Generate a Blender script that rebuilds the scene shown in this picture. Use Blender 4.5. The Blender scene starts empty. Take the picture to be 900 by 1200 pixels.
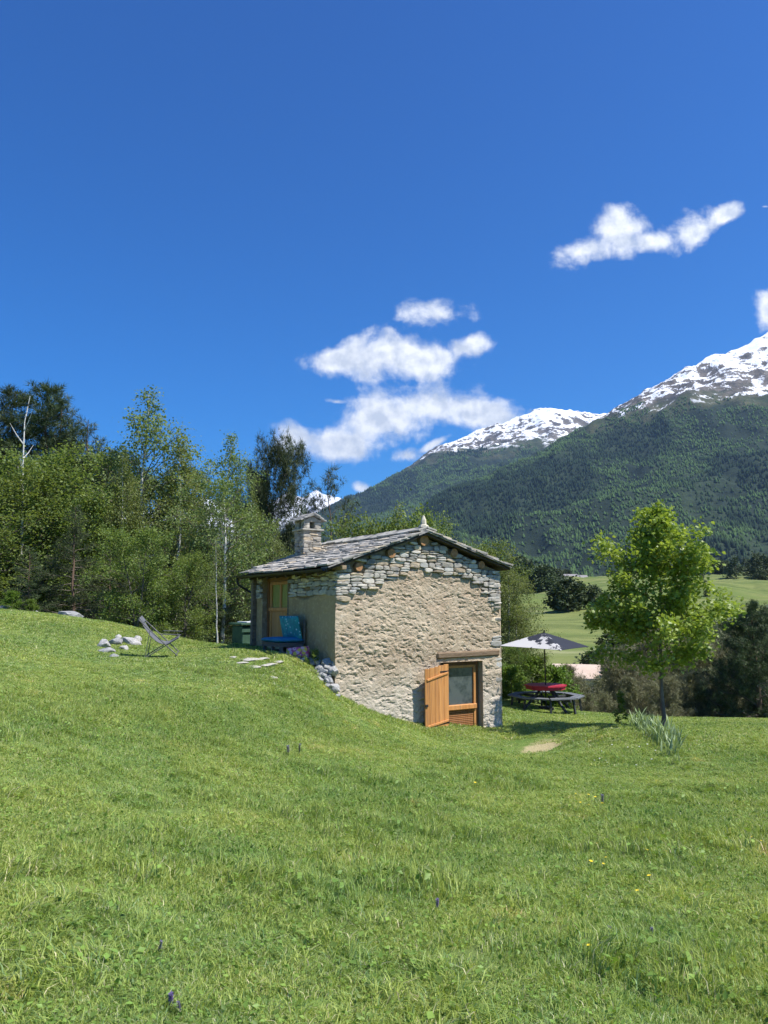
import bpy, math, random
import numpy as np
from math import radians as R, sin, cos, pi
rng = np.random.default_rng(7)
random.seed(7)
SC = bpy.context.scene
COL = SC.collection
EYE = 1.6
PITCH = math.atan(112/900)
CP, SP = cos(PITCH), sin(PITCH)

def rd(u, v):
    a, b = (u-450)/900, (600-v)/900
    return a, CP-b*SP, SP+b*CP
def P(u, v, d):                       # point seen at photo pixel (u, v) at forward distance d
    a, y, z = rd(u, v)
    return np.array((a/y*d, d, EYE+z/y*d))

# ---------- hut frame ----------
HA = R(33)
T_ = np.array((cos(HA), sin(HA))); S_ = np.array((-sin(HA), cos(HA)))
C0 = np.array((-1.1, 17.5))
def hw(x, y, z=0):                    # hut local -> world
    p = C0+T_*x+S_*y
    return np.array((p[0], p[1], z))
def gp(u, v, yo=0.0):                 # pixel -> (s, z) on gable plane local y = yo
    a, y, z = rd(u, v); n = S_
    c = C0+S_*yo
    k = (c@n)/(a*n[0]+y*n[1])
    p = np.array((a*k, y*k))-C0
    return p@T_, EYE+z*k
def sp(u, v, xo=0.0):                 # pixel -> (y, z) on side wall plane local x = xo
    a, y, z = rd(u, v); n = T_
    c = C0+T_*xo
    k = (c@n)/(a*n[0]+y*n[1])
    p = np.array((a*k, y*k))-C0
    return p@S_, EYE+z*k

# ---------- noise ----------
def _h(ix, iy, iz):
    n = (ix.astype(np.int64)*374761393+iy.astype(np.int64)*668265263+iz.astype(np.int64)*2147483647*3) & 0xffffffff
    n = ((n ^ (n >> 13))*1274126177) & 0xffffffff
    n = n ^ (n >> 16)
    return (n & 0xffffff)/float(0xffffff)
def vn(x, y, z=0.0):
    x = np.asarray(x, float); y = np.asarray(y, float); z = np.zeros_like(x)+z
    ix, iy, iz = np.floor(x), np.floor(y), np.floor(z)
    fx, fy, fz = x-ix, y-iy, z-iz
    fx, fy, fz = [f*f*f*(f*(f*6-15)+10) for f in (fx, fy, fz)]
    r = 0
    for dx in (0, 1):
        for dy in (0, 1):
            for dz in (0, 1):
                w = (fx if dx else 1-fx)*(fy if dy else 1-fy)*(fz if dz else 1-fz)
                r = r+w*_h(ix+dx, iy+dy, iz+dz)
    return r*2-1
def fbm(x, y, z=0.0, o=4, g=0.5, l=2.03):
    a, s, r = 1.0, 0, 0
    for i in range(o):
        r = r+a*vn(np.asarray(x)+i*17.3, np.asarray(y)-i*9.1, z); s += a
        x, y, z = np.asarray(x)*l, np.asarray(y)*l, z*l; a *= g
    return r/s
def ridged(x, y, o=5, g=0.5, l=2.1):
    a, s, r = 1.0, 0, 0
    for i in range(o):
        r = r+a*(1-2*np.abs(vn(np.asarray(x)+i*7.7, np.asarray(y)+i*3.3))); s += a
        x, y = np.asarray(x)*l, np.asarray(y)*l; a *= g
    return r/s
def sst(x, a, b):
    t = np.clip((np.asarray(x, float)-a)/(b-a), 0, 1); return t*t*(3-2*t)

# ---------- mesh building ----------
def fmesh(name, V, F, mats, parent=None, tint=None, smooth=False, midx=None, link=True):
    V = np.asarray(V, np.float32).reshape(-1, 3)
    me = bpy.data.meshes.new(name)
    if isinstance(F, np.ndarray):
        F = F.astype(np.int32); k = F.shape[1]; n = len(F)
        me.vertices.add(len(V)); me.vertices.foreach_set('co', V.ravel())
        me.loops.add(n*k); me.loops.foreach_set('vertex_index', F.ravel())
        me.polygons.add(n); me.polygons.foreach_set('loop_start', np.arange(0, n*k, k, dtype=np.int32))
        me.update(calc_edges=True)
    else:
        me.from_pydata([tuple(map(float, v)) for v in V], [], [tuple(map(int, f)) for f in F])
    if tint is not None:
        tint = np.asarray(tint, np.float32)
        at = me.color_attributes.new('tint', 'FLOAT_COLOR', 'POINT')
        at.data.foreach_set('color', np.hstack([tint, np.ones((len(tint), 1), np.float32)]).ravel())
    for m in (mats if isinstance(mats, (list, tuple)) else [mats]):
        me.materials.append(m)
    if midx is not None:
        me.polygons.foreach_set('material_index', np.asarray(midx, np.int32))
    if smooth:
        me.polygons.foreach_set('use_smooth', np.ones(len(me.polygons), bool))
    me.update()
    o = bpy.data.objects.new(name, me)
    if link: COL.objects.link(o)
    if parent is not None: o.parent = parent
    return o
class MB:
    """collects shapes (verts + faces of any size), with a tint per vertex"""
    def __init__(s): s.v, s.f, s.t, s.n = [], [], [], 0
    def add(s, V, F, t=(1, 1, 1)):
        V = np.asarray(V, float); s.v.append(V); s.t.append(np.tile(np.asarray(t, float), (len(V), 1)))
        s.f += [tuple(int(i)+s.n for i in f) for f in F]; s.n += len(V); return s
    def box(s, c, h, M=None, t=(1, 1, 1), bev=0.0):
        x, y, z = h
        b = min(bev, x*.4, y*.4, z*.4)
        if b <= 0:
            V = np.array([(i*x, j*y, k*z) for i in (-1, 1) for j in (-1, 1) for k in (-1, 1)], float)
            F = [(0, 1, 3, 2), (4, 6, 7, 5), (0, 4, 5, 1), (2, 3, 7, 6), (0, 2, 6, 4), (1, 5, 7, 3)]
        else:
            V, F, idx = [], [], {}
            for i in (-1, 1):
                for j in (-1, 1):
                    for k in (-1, 1):
                        for a in range(3):
                            p = [i*(x-b), j*(y-b), k*(z-b)]; p[a] = (i, j, k)[a]*(x, y, z)[a]
                            idx[(i, j, k, a)] = len(V); V.append(p)
            def I(sg, a): return idx[(sg[0], sg[1], sg[2], a)]
            for a in range(3):
                o1, o2 = [q for q in range(3) if q != a]
                for sa in (-1, 1):
                    L = []
                    for (p, q) in ((-1, -1), (1, -1), (1, 1), (-1, 1)):
                        sg = [0, 0, 0]; sg[a] = sa; sg[o1] = p; sg[o2] = q; L.append(I(sg, a))
                    F.append(L)
            for a in range(3):
                o1, o2 = [q for q in range(3) if q != a]
                for p in (-1, 1):
                    for q in (-1, 1):
                        s0 = [0, 0, 0]; s0[o1] = p; s0[o2] = q; s1 = list(s0); s0[a] = -1; s1[a] = 1
                        F.append([I(s0, o1), I(s1, o1), I(s1, o2), I(s0, o2)])
            for i in (-1, 1):
                for j in (-1, 1):
                    for k in (-1, 1): F.append([I((i, j, k), 0), I((i, j, k), 1), I((i, j, k), 2)])
            V = np.array(V)
        if M is not None: V = V@np.asarray(M).T
        return s.add(V+np.asarray(c, float), F, t)
    def beam(s, p, q, w, h, up=(0, 0, 1), t=(1, 1, 1), bev=0.004):
        p, q = np.asarray(p, float), np.asarray(q, float); d = q-p; L = np.linalg.norm(d); d = d/L
        u = np.asarray(up, float); sd = np.cross(d, u)
        if np.linalg.norm(sd) < 1e-4: sd = np.cross(d, (1, 0, 0))
        sd /= np.linalg.norm(sd); u = np.cross(sd, d)
        return s.box((p+q)/2, (L/2, w/2, h/2), np.stack([d, sd, u], 1), t, bev)
    def tube(s, pts, r, n=8, t=(1, 1, 1), cap=True):
        V, F = tube(pts, r, n, cap); return s.add(V, F, t)
    def obj(s, name, mats, parent=None, smooth=False, rec=True, **k):
        o = fmesh(name, np.concatenate(s.v), s.f, mats, parent, tint=np.concatenate(s.t), smooth=smooth, **k)
        if rec: fixn(o)
        return o
def fixn(o):
    import bmesh
    b = bmesh.new(); b.from_mesh(o.data); bmesh.ops.recalc_face_normals(b, faces=b.faces); b.to_mesh(o.data); b.free()
def tube(pts, r, n=6, cap=False):
    pts = np.asarray(pts, float); m = len(pts); r = np.zeros(m)+r
    tg = np.gradient(pts, axis=0); tg /= np.linalg.norm(tg, axis=1)[:, None]+1e-9
    ref = np.array((0., 0, 1)) if abs(tg[0][2]) < .9 else np.array((1., 0, 0))
    A = np.cross(tg, ref); A /= np.linalg.norm(A, axis=1)[:, None]+1e-9; B = np.cross(tg, A)
    th = np.arange(n)*2*pi/n
    V = (pts[:, None]+r[:, None, None]*(np.cos(th)[None, :, None]*A[:, None]+np.sin(th)[None, :, None]*B[:, None])).reshape(-1, 3)
    i = np.arange(m-1)[:, None]*n; j = np.arange(n)[None]; jn = (j+1) % n
    F = np.stack([i+j, i+jn, i+n+jn, i+n+j], -1).reshape(-1, 4)
    if cap:
        F = [tuple(f) for f in F]+[tuple(range(n-1, -1, -1)), tuple(range((m-1)*n, m*n))]
    return V, F

def tag(o, label=None, cat=None, group=None, kind=None):
    for k, v in (('label', label), ('category', cat), ('group', group), ('kind', kind)):
        if v: o[k] = v
    return o
def empty(name, loc=(0, 0, 0), rz=0, label=None, cat=None, group=None):
    o = bpy.data.objects.new(name, None); COL.objects.link(o); o.location = loc; o.rotation_euler = (0, 0, rz)
    return tag(o, label, cat, group)
def kids(o): return [c for c in bpy.data.objects if c.parent == o]
_tree_kids = {}
def copy_tree(o, label=None, group=None):
    c = o.copy(); COL.objects.link(c)
    for ch in _tree_kids[o.name]:
        d = ch.copy(); COL.objects.link(d); d.parent = c
    if label: c['label'] = label
    if group: c['group'] = group
    return c

# ---------- materials ----------
class NT:
    def __init__(s, tree): s.t = tree; s.N = tree.nodes; s.L = tree.links
    def n(s, typ, **k):
        nd = s.N.new('ShaderNode'+typ)
        for a, v in k.items(): setattr(nd, a, v)
        return nd
    def put(s, sock, v):
        if isinstance(v, bpy.types.NodeSocket): s.L.new(v, sock)
        elif v is not None:
            sock.default_value = (tuple(v)+(1,) if isinstance(v, (tuple, list)) and len(v) == 3 and sock.type == 'RGBA' else v)
    def math(s, op, a, b=None, c=None, clamp=False):
        nd = s.n('Math', operation=op, use_clamp=clamp)
        s.put(nd.inputs[0], a)
        if b is not None: s.put(nd.inputs[1], b)
        if c is not None: s.put(nd.inputs[2], c)
        return nd.outputs[0]
    def mix(s, f, a, b, mode='MIX'):
        nd = s.n('Mix', data_type='RGBA', blend_type=mode)
        s.put(nd.inputs[0], f); s.put(nd.inputs[6], a); s.put(nd.inputs[7], b); return nd.outputs[2]
    def noise(s, vec, scale, detail=4, rough=.55, dist=0.0, dim='3D'):
        nd = s.n('TexNoise', noise_dimensions=dim); s.put(nd.inputs['Vector'], vec)
        nd.inputs['Scale'].default_value = scale; nd.inputs['Detail'].default_value = detail
        nd.inputs['Roughness'].default_value = rough; nd.inputs['Distortion'].default_value = dist
        return nd.outputs[0]
    def ramp(s, f, a, b, smooth=True):
        nd = s.n('MapRange'); nd.interpolation_type = 'SMOOTHSTEP' if smooth else 'LINEAR'
        s.put(nd.inputs[0], f); nd.inputs[1].default_value = a; nd.inputs[2].default_value = b
        return nd.outputs[0]
    def scalev(s, vec, sc):
        nd = s.n('Mapping'); s.put(nd.inputs[0], vec); nd.inputs['Scale'].default_value = sc; return nd.outputs[0]
def newmat(name):
    m = bpy.data.materials.new(name); m.use_nodes = True; t = NT(m.node_tree)
    b = t.N['Principled BSDF']; return m, t, b
def mat(name, c1, c2=None, sc=5.0, rough=.85, bump=0.0, bsc=20.0, tint=False, stretch=None, c3=None, sc3=1.0, metal=0.0, spec=.3, obj=True, det=5):
    m, t, b = newmat(name)
    co = t.n('TexCoord').outputs['Object' if obj else 'Generated']
    if stretch: co = t.scalev(co, stretch)
    c = c1
    if c2 is not None: c = t.mix(t.ramp(t.noise(co, sc, det), .3, .7), c1, c2)
    if c3 is not None: c = t.mix(t.ramp(t.noise(co, sc3, 4), .52, .68), c, c3)
    if tint:
        a = t.n('Attribute', attribute_name='tint'); c = t.mix(1.0, c, a.outputs[0], 'MULTIPLY')
    t.put(b.inputs['Base Color'], c)
    b.inputs['Roughness'].default_value = rough; b.inputs['Metallic'].default_value = metal
    b.inputs['Specular IOR Level'].default_value = spec
    if bump:
        bp = t.n('Bump'); bp.inputs['Strength'].default_value = min(1, bump*10); bp.inputs['Distance'].default_value = bump
        t.put(bp.inputs['Height'], t.noise(co, bsc, 6, .6)); t.put(b.inputs['Normal'], bp.outputs[0])
    return m
def leafmat(name, c1, c2, trans=.35, rough=.5, objvar=.12, spec=.25):
    """leaves: colour varies per leaf (tint attribute) and per plant, light passes through"""
    m, t, b = newmat(name)
    a = t.n('Attribute', attribute_name='tint').outputs[0]
    sep = t.n('SeparateColor'); t.put(sep.inputs[0], a)
    c = t.mix(sep.outputs[0], c1, c2)
    oi = t.n('ObjectInfo').outputs['Random']
    hs = t.n('HueSaturation'); t.put(hs.inputs['Color'], c)
    t.put(hs.inputs['Value'], t.math('MULTIPLY_ADD', oi, 2*objvar, 1-objvar))
    t.put(hs.inputs['Hue'], t.math('MULTIPLY_ADD', oi, .03, .485))
    c = hs.outputs[0]
    t.put(b.inputs['Base Color'], c); b.inputs['Roughness'].default_value = rough
    b.inputs['Specular IOR Level'].default_value = spec
    tr = t.n('BsdfTranslucent'); t.put(tr.inputs[0], t.mix(.5, c, t.mix(1.0, c, (1.5, 1.4, .35), 'MULTIPLY')))
    ms = t.n('MixShader'); ms.inputs[0].default_value = trans
    t.L.new(b.outputs[0], ms.inputs[1]); t.L.new(tr.outputs[0], ms.inputs[2])
    t.L.new(ms.outputs[0], t.N['Material Output'].inputs[0])
    return m
# ================= camera, light, sky =================
cam = bpy.data.cameras.new('camera'); co = bpy.data.objects.new('camera', cam); COL.objects.link(co); SC.camera = co
co.location = (0, 0, EYE); co.rotation_euler = (R(90)+PITCH, 0, 0)
cam.sensor_fit = 'VERTICAL'; cam.sensor_height = 24; cam.lens = 18; cam.clip_end = 60000; cam.clip_start = .05

SUN_EL = R(58); SUN_DIR = np.array((1.0, -.38)); SUN_DIR /= np.linalg.norm(SUN_DIR)
sv = (cos(SUN_EL)*SUN_DIR[0], cos(SUN_EL)*SUN_DIR[1], sin(SUN_EL))
sun = bpy.data.lights.new('sun', 'SUN'); so = bpy.data.objects.new('sun', sun); COL.objects.link(so)
sun.energy = 4.6; sun.angle = R(.53); sun.color = (1, .965, .9)
import mathutils
so.rotation_euler = mathutils.Vector(sv).to_track_quat('Z', 'Y').to_euler(); so.location = (30, -10, 40)

W = bpy.data.worlds.new("World"); SC.world = W; W.use_nodes = True
wt = NT(W.node_tree); bg = wt.N['Background']
sky = wt.n('TexSky', sky_type='NISHITA'); sky.sun_disc = False
sky.sun_elevation = SUN_EL; sky.sun_rotation = math.atan2(SUN_DIR[0], SUN_DIR[1])
sky.altitude = 1600; sky.air_density = 1.0; sky.dust_density = .25; sky.ozone_density = 2.2
hsv = wt.n('HueSaturation'); wt.L.new(sky.outputs[0], hsv.inputs['Color'])
hsv.inputs['Saturation'].default_value = 1.72; hsv.inputs['Value'].default_value = .87
tc0 = wt.n('TexCoord'); sz0 = wt.n('SeparateXYZ'); wt.L.new(tc0.outputs['Generated'], sz0.inputs[0])
skyc = wt.mix(1.0, hsv.outputs[0], wt.mix(wt.ramp(sz0.outputs[2], .05, .75, False), (1.06, 1.08, 1.25), (.40, .72, 1.10)), 'MULTIPLY')
# clouds: billows of fractal noise inside groups of ellipses, placed by direction
G = bpy.data.node_groups.new('cloud_field', 'ShaderNodeTree')
G.interface.new_socket('P', in_out='INPUT', socket_type='NodeSocketVector')
G.interface.new_socket('D', in_out='OUTPUT', socket_type='NodeSocketFloat')
g = NT(G); gi = G.nodes.new('NodeGroupInput'); go = G.nodes.new('NodeGroupOutput')
def cpos(u, v):
    a, y, z = rd(u, v); return a/y, z/y
#  u, v, rx, ry (photo px), rotation
CL = [(690,292,40,15,-.32),(728,272,34,24,.0),(765,283,34,13,.1),(815,272,27,19,-.35),(850,253,25,10,-.45),
      (517,368,42,15,.05),
      (395,422,32,17,.05),(440,415,46,26,.05),(490,425,46,22,.0),(545,407,33,14,-.3),(515,418,30,16,-.1),
      (500,474,62,23,.02),(560,485,46,19,.12),(450,490,62,27,-.1),(400,518,70,20,-.05),(356,512,32,16,.30),(395,471,15,4,.1),
      (478,534,20,9,.0),(510,520,26,5,-.5),(422,572,12,7,.3),(345,520,8,4,0),
      (900,360,16,19,.2),(897,242,8,3,0),
      (1100,330,90,30,0),(1250,420,120,36,0),(-250,300,120,36,.1),(-420,420,120,30,0)]
acc = None
for (u, v, rx, ry, ro) in CL:
    cx, cz = cpos(u, v); k = 1/900*1.14
    m1 = g.n('Mapping', vector_type='TEXTURE'); g.L.new(gi.outputs[0], m1.inputs[0])
    m1.inputs['Location'].default_value = (cx, cz, 0); m1.inputs['Rotation'].default_value = (0, 0, -ro)
    m1.inputs['Scale'].default_value = (rx*k, ry*k, 1)
    ln = g.n('VectorMath', operation='LENGTH'); g.L.new(m1.outputs[0], ln.inputs[0])
    d = g.math('SUBTRACT', 1.0, ln.outputs['Value'])
    if rx*ry < 130: d = g.math('SUBTRACT', d, .28)
    if acc is None: acc = d
    else:
        acc = g.math('SMOOTH_MAX', acc, d, .25)
big = g.noise(gi.outputs[0], 17, 9, .60, .12, '2D')
dd = g.math('ADD', acc, g.math('MULTIPLY', g.math('SUBTRACT', big, .46), 2.3))
g.L.new(dd, go.inputs[0])
tc = wt.n('TexCoord'); sx = wt.n('SeparateXYZ'); wt.L.new(tc.outputs['Generated'], sx.inputs[0])
yy = wt.math('MAXIMUM', sx.outputs[1], .05)
cx_ = wt.math('DIVIDE', sx.outputs[0], yy); cz_ = wt.math('DIVIDE', sx.outputs[2], yy)
cb = wt.n('CombineXYZ'); wt.L.new(cx_, cb.inputs[0]); wt.L.new(cz_, cb.inputs[1])
def cl(off):
    va = wt.n('VectorMath', operation='ADD'); wt.L.new(cb.outputs[0], va.inputs[0]); va.inputs[1].default_value = off
    gn = wt.n('Group'); gn.node_tree = G; wt.L.new(va.outputs[0], gn.inputs[0]); return gn.outputs[0]
d0 = cl((0, 0, 0))
def offn(off, sc, det):
    va = wt.n('VectorMath', operation='ADD'); wt.L.new(cb.outputs[0], va.inputs[0]); va.inputs[1].default_value = off
    return wt.noise(va.outputs[0], sc, det, .55, 0.0, '2D')
alpha = wt.math('MULTIPLY', wt.ramp(d0, -.12, .80), wt.ramp(sx.outputs[1], .06, .12))
edge = wt.math('SUBTRACT', offn((0, 0, 0), 24, 4), offn((.006, .010, 0), 24, 4))
lit = wt.ramp(wt.math('ADD', wt.math('MULTIPLY', d0, -.10), edge), -.24, .06, False)  # cloud shading painted in colour: brighter sunward, greyer where thick
ccol = wt.mix(lit, (4.5, 4.9, 5.6), (7.5, 7.6, 7.7))
fin = wt.mix(wt.math('MULTIPLY', alpha, .97), skyc, ccol)
wt.L.new(fin, bg.inputs[0]); bg.inputs[1].default_value = .1
SC.view_settings.view_transform = 'Standard'; SC.view_settings.look = 'None'; SC.view_settings.exposure = 0.74
SC.view_settings.gamma = 1
cy = SC.cycles
W.cycles.sampling_method = 'NONE'
cy.max_bounces = 6; cy.diffuse_bounces = 3; cy.glossy_bounces = 2; cy.transmission_bounces = 5; cy.volume_bounces = 0
cy.transparent_max_bounces = 8; cy.caustics_reflective = False; cy.caustics_refractive = False
cy.use_denoising = True; cy.denoiser = 'OPENIMAGEDENOISE'; cy.sample_clamp_indirect = 5
cy.use_adaptive_sampling = True; cy.adaptive_threshold = .015

# ================= ground =================
pts = []
for (u, v, d) in [(450,1200,3.24),(450,1000,6.9),(0,1000,5.1),(0,850,9.3),(0,780,14),(900,1000,7.4),(900,880,13.5),(900,845,21.5),
        (300,775,17),(330,772,17.8),(352,777,17.6),(345,790,16.8),(395,815,17.5),(440,838,17.9),(480,850,18.4),(540,855,19.1),(585,853,20.2),
        (480,870,16.5),(380,830,15.5),(250,800,15),(640,878,17.5),(700,850,19),(690,860,17.5),(780,858,18.9),(850,850,21),
        (640,832,24),(600,824,25),(0,716,22),(80,722,22.5),(150,737,22.5),(240,764,21.5),(290,757,21.8),(190,769,18.6),(135,758,19.3),
        (318,764,20.0),(230,920,8.8),(680,930,10.5),(560,890,14.5),(720,840,24.5)]:
    pts.append(P(u, v, d))
for (x, y, z) in [(0,0,0),(-5,0,.25),(5,0,-.3),(0,-10,.3),(-16,-6,1.0),(16,-6,-.9),(-20,12,1.5),(-26,22,1.9),(20,12,-1.2),(20,22,-1.7),(16,-25,-.5),(-16,-25,1.3),
                  (-14,27,1.5),(-22,30,2.0),(-8,27,.5),(-4,28,-.1),(0,28,-.9),(4,28,-1.6),(12,28,-2.2),(-3.6,22.5,.42),(.5,22,-.9)]:
    pts.append(np.array((x, y, z)))
pts = np.array(pts)
def tps(r2): return .5*r2*np.log(r2+1e-9)
_n = len(pts); _K = tps(((pts[:, None, :2]-pts[None, :, :2])**2).sum(-1))+np.eye(_n)*.15
_A = np.zeros((_n+3, _n+3)); _A[:_n, :_n] = _K; _A[:_n, _n] = 1; _A[:_n, _n+1:] = pts[:, :2]; _A[_n:, :_n] = _A[:_n, _n:].T
_w = np.linalg.solve(_A, np.concatenate([pts[:, 2], np.zeros(3)]))
def hnear(x, y):
    x = np.asarray(x, float); y = np.asarray(y, float); r = _w[_n]+_w[_n+1]*x+_w[_n+2]*y
    for i in range(_n): r = r+_w[i]*tps((x-pts[i, 0])**2+(y-pts[i, 1])**2)
    return r
def hfar(x, y):
    r = np.hypot(x, y); az = np.degrees(np.arctan2(x, y))
    rr = [0, 26, 40, 60, 85, 120, 180, 300, 600, 1200, 2500, 6000, 20000]
    right = np.interp(r, rr, [-1, -2.2, -5.2, -7.0, -6.6, -5, -2.6, 3.0, 22, 44, 70, 90, 90])
    left = np.interp(r, rr, [1, 1.2, 1.6, 2.2, 3.5, 5, 9, 18, 40, 70, 100, 110, 110])
    w = sst(az, -30, -6)*(1-sst(az, 90, 150))
    h = right*w+left*(1-w)
    return h+fbm(x/60, y/60, o=3)*np.clip(r/400, 0, 1)*9.0+fbm(x/14, y/14, o=2)*np.clip((r-25)/60, 0, 1)*.5
def H(x, y):
    x = np.asarray(x, float); y = np.asarray(y, float); r = np.hypot(x, y)
    w = sst(r, 25.5, 36)
    hn = hnear(np.clip(x, -45, 45), np.clip(y, -45, 45))+fbm(x/1.3, y/1.3, o=2)*.018+fbm(x/5, y/5, o=2)*.04
    return hn*(1-w)+hfar(x, y)*w
Nx, Ny = 420, 520
ux = np.linspace(-1, 1, Nx); uy = np.linspace(-.78, 1, Ny)
k = 7.6
gx = np.sinh(ux*k)/np.sinh(k)*15000; gy = np.sinh(uy*k)/np.sinh(k)*15000
# even spacing near the camera
gx = np.sort(np.concatenate([gx[np.abs(gx) > 24], np.linspace(-24, 24, 200)])); gy = np.sort(np.concatenate([gy[(gy > 30) | (gy < -8)], np.linspace(-8, 30, 160)]))
X, Y = np.meshgrid(gx, gy); Z = H(X, Y)
def gridF(ny, nx):
    i = np.arange(ny-1)[:, None]*nx; j = np.arange(nx-1)[None]
    return np.stack([i+j, i+j+1, i+nx+j+1, i+nx+j], -1).reshape(-1, 4)
mg, t, b = newmat('meadow_ground')
pos = t.n('NewGeometry').outputs['Position']
n1 = t.noise(pos, .35, 4); n2 = t.noise(pos, 2.2, 6, .6); n3 = t.noise(pos, 14, 5, .7); n5 = t.noise(pos, 90, 3, .7)
c = t.mix(t.ramp(n2, .35, .65), (.10, .17, .036), (.18, .25, .06))
c = t.mix(t.ramp(n1, .45, .65), c, (.135, .185, .050))
c = t.mix(t.math('MULTIPLY', t.ramp(n3, .52, .70), .35), c, (.21, .19, .09))
c = t.mix(t.math('MULTIPLY', t.ramp(n5, .5, .75), .4), c, (.055, .085, .02))
# worn pale path at the hut front
def patch(cx, cy, rx, ry, rot=0.0):
    m1 = t.n('Mapping', vector_type='TEXTURE'); t.L.new(pos, m1.inputs[0])
    m1.inputs['Location'].default_value = (cx, cy, 0); m1.inputs['Rotation'].default_value = (0, 0, rot); m1.inputs['Scale'].default_value = (rx, ry, 1e6)
    ln = t.n('VectorMath', operation='LENGTH'); t.L.new(m1.outputs[0], ln.inputs[0])
    q = t.math('SUBTRACT', 1.0, ln.outputs['Value'])
    return t.ramp(t.math('ADD', q, t.math('MULTIPLY', t.math('SUBTRACT', n2, .5), 1.2)), .15, .55)
q = P(636, 876, 17.6); c = t.mix(patch(q[0], q[1], .6, 1.0, -.5), c, (.42, .36, .20))
# valley: hay fields, pale strips
far = t.n('VectorMath', operation='LENGTH'); t.L.new(pos, far.inputs[0])
fm = t.ramp(far.outputs['Value'], 50, 110)
sm = t.scalev(pos, (.004, .016, 0)); vs = t.n('TexVoronoi'); vs.inputs['Scale'].default_value = 1.0; t.L.new(sm, vs.inputs['Vector'])
f1 = t.mix(t.ramp(t.noise(sm, 2.5, 5), .4, .6), (.115, .155, .042), (.20, .215, .075))
sep = t.n('SeparateColor'); t.L.new(vs.outputs['Color'], sep.inputs[0])
f1 = t.mix(t.math('MULTIPLY', sep.outputs[0], .55), f1, (.17, .21, .06))
f1 = t.mix(t.math('MULTIPLY', t.ramp(t.noise(t.scalev(pos, (.01, .06, 0)), 1.0, 4), .60, .67), .55), f1, (.33, .32, .17))
f1 = t.mix(t.math('MULTIPLY', t.ramp(t.noise(t.scalev(pos, (.05, .12, 0)), 1.0, 6, .7), .42, .66), .75), f1, (.075, .105, .032))
c = t.mix(fm, c, f1)
t.put(b.inputs['Base Color'], c); b.inputs['Roughness'].default_value = .95; b.inputs['Specular IOR Level'].default_value = .1
bp = t.n('Bump'); bp.inputs['Distance'].default_value = .05; bp.inputs['Strength'].default_value = .8
t.put(bp.inputs['Height'], n3); t.put(b.inputs['Normal'], bp.outputs[0])
ground = fmesh('ground', np.stack([X, Y, Z], -1).reshape(-1, 3), gridF(len(gy), len(gx)), mg, smooth=True)
tag(ground, kind='structure')
# ================= mountains =================
def rows(poly, n):                    # resample polyline of 3D points
    poly = np.asarray(poly, float); s = np.concatenate([[0], np.cumsum(np.linalg.norm(np.diff(poly, axis=0), axis=1))]); q = np.linspace(0, s[-1], n)
    return np.stack([np.interp(q, s, poly[:, i]) for i in range(3)], -1)
def mtn(name, ridge, base, nu, nv, mat_, amp, fsc, prof=1.15, back=2500., seed=0., tag_=None, rid_amp=1.0):
    Rg = rows([P(*r) for r in ridge], nu); Bs = rows([P(*r) for r in base], nu)
    tt = np.concatenate([np.linspace(-.5, 0, 12)[:-1], np.linspace(0, 1, nv)])
    V = np.zeros((len(tt), nu, 3))
    for i, q in enumerate(tt):
        if q < 0:
            p = Rg.copy(); dv = Rg[:, :2]-Bs[:, :2]; dv /= np.linalg.norm(dv, axis=1)[:, None]
            p[:, :2] += dv*(-q*2)*back; p[:, 2] = Rg[:, 2]+(Rg[:, 2]*.75)*q*2*.9
        else:
            p = Rg*(1-q)+Bs*q; p[:, 2] = Bs[:, 2]+(Rg[:, 2]-Bs[:, 2])*(1-q)**prof
        V[i] = p
    x, y = V[..., 0]+seed, V[..., 1]
    dmp = (.28+.72*sst(np.abs(tt), 0, .14))*(1-sst(tt, .86, 1.0))
    nz = ridged(x/fsc, y/fsc, 6, .52)*amp+fbm(x/(fsc*2.3), y/(fsc*2.3), o=3)*amp*.8
    V[..., 2] += (nz-np.mean(nz)*.6)*dmp[:, None]
    V[..., 2] += (ridged(x/170., y/170., 4)-.1)*amp*.24*rid_amp
    o = fmesh(name, V.reshape(-1, 3), gridF(len(tt), nu), mat_, smooth=True)
    fl = np.arange(1)
    return o, V[11:]
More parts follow.
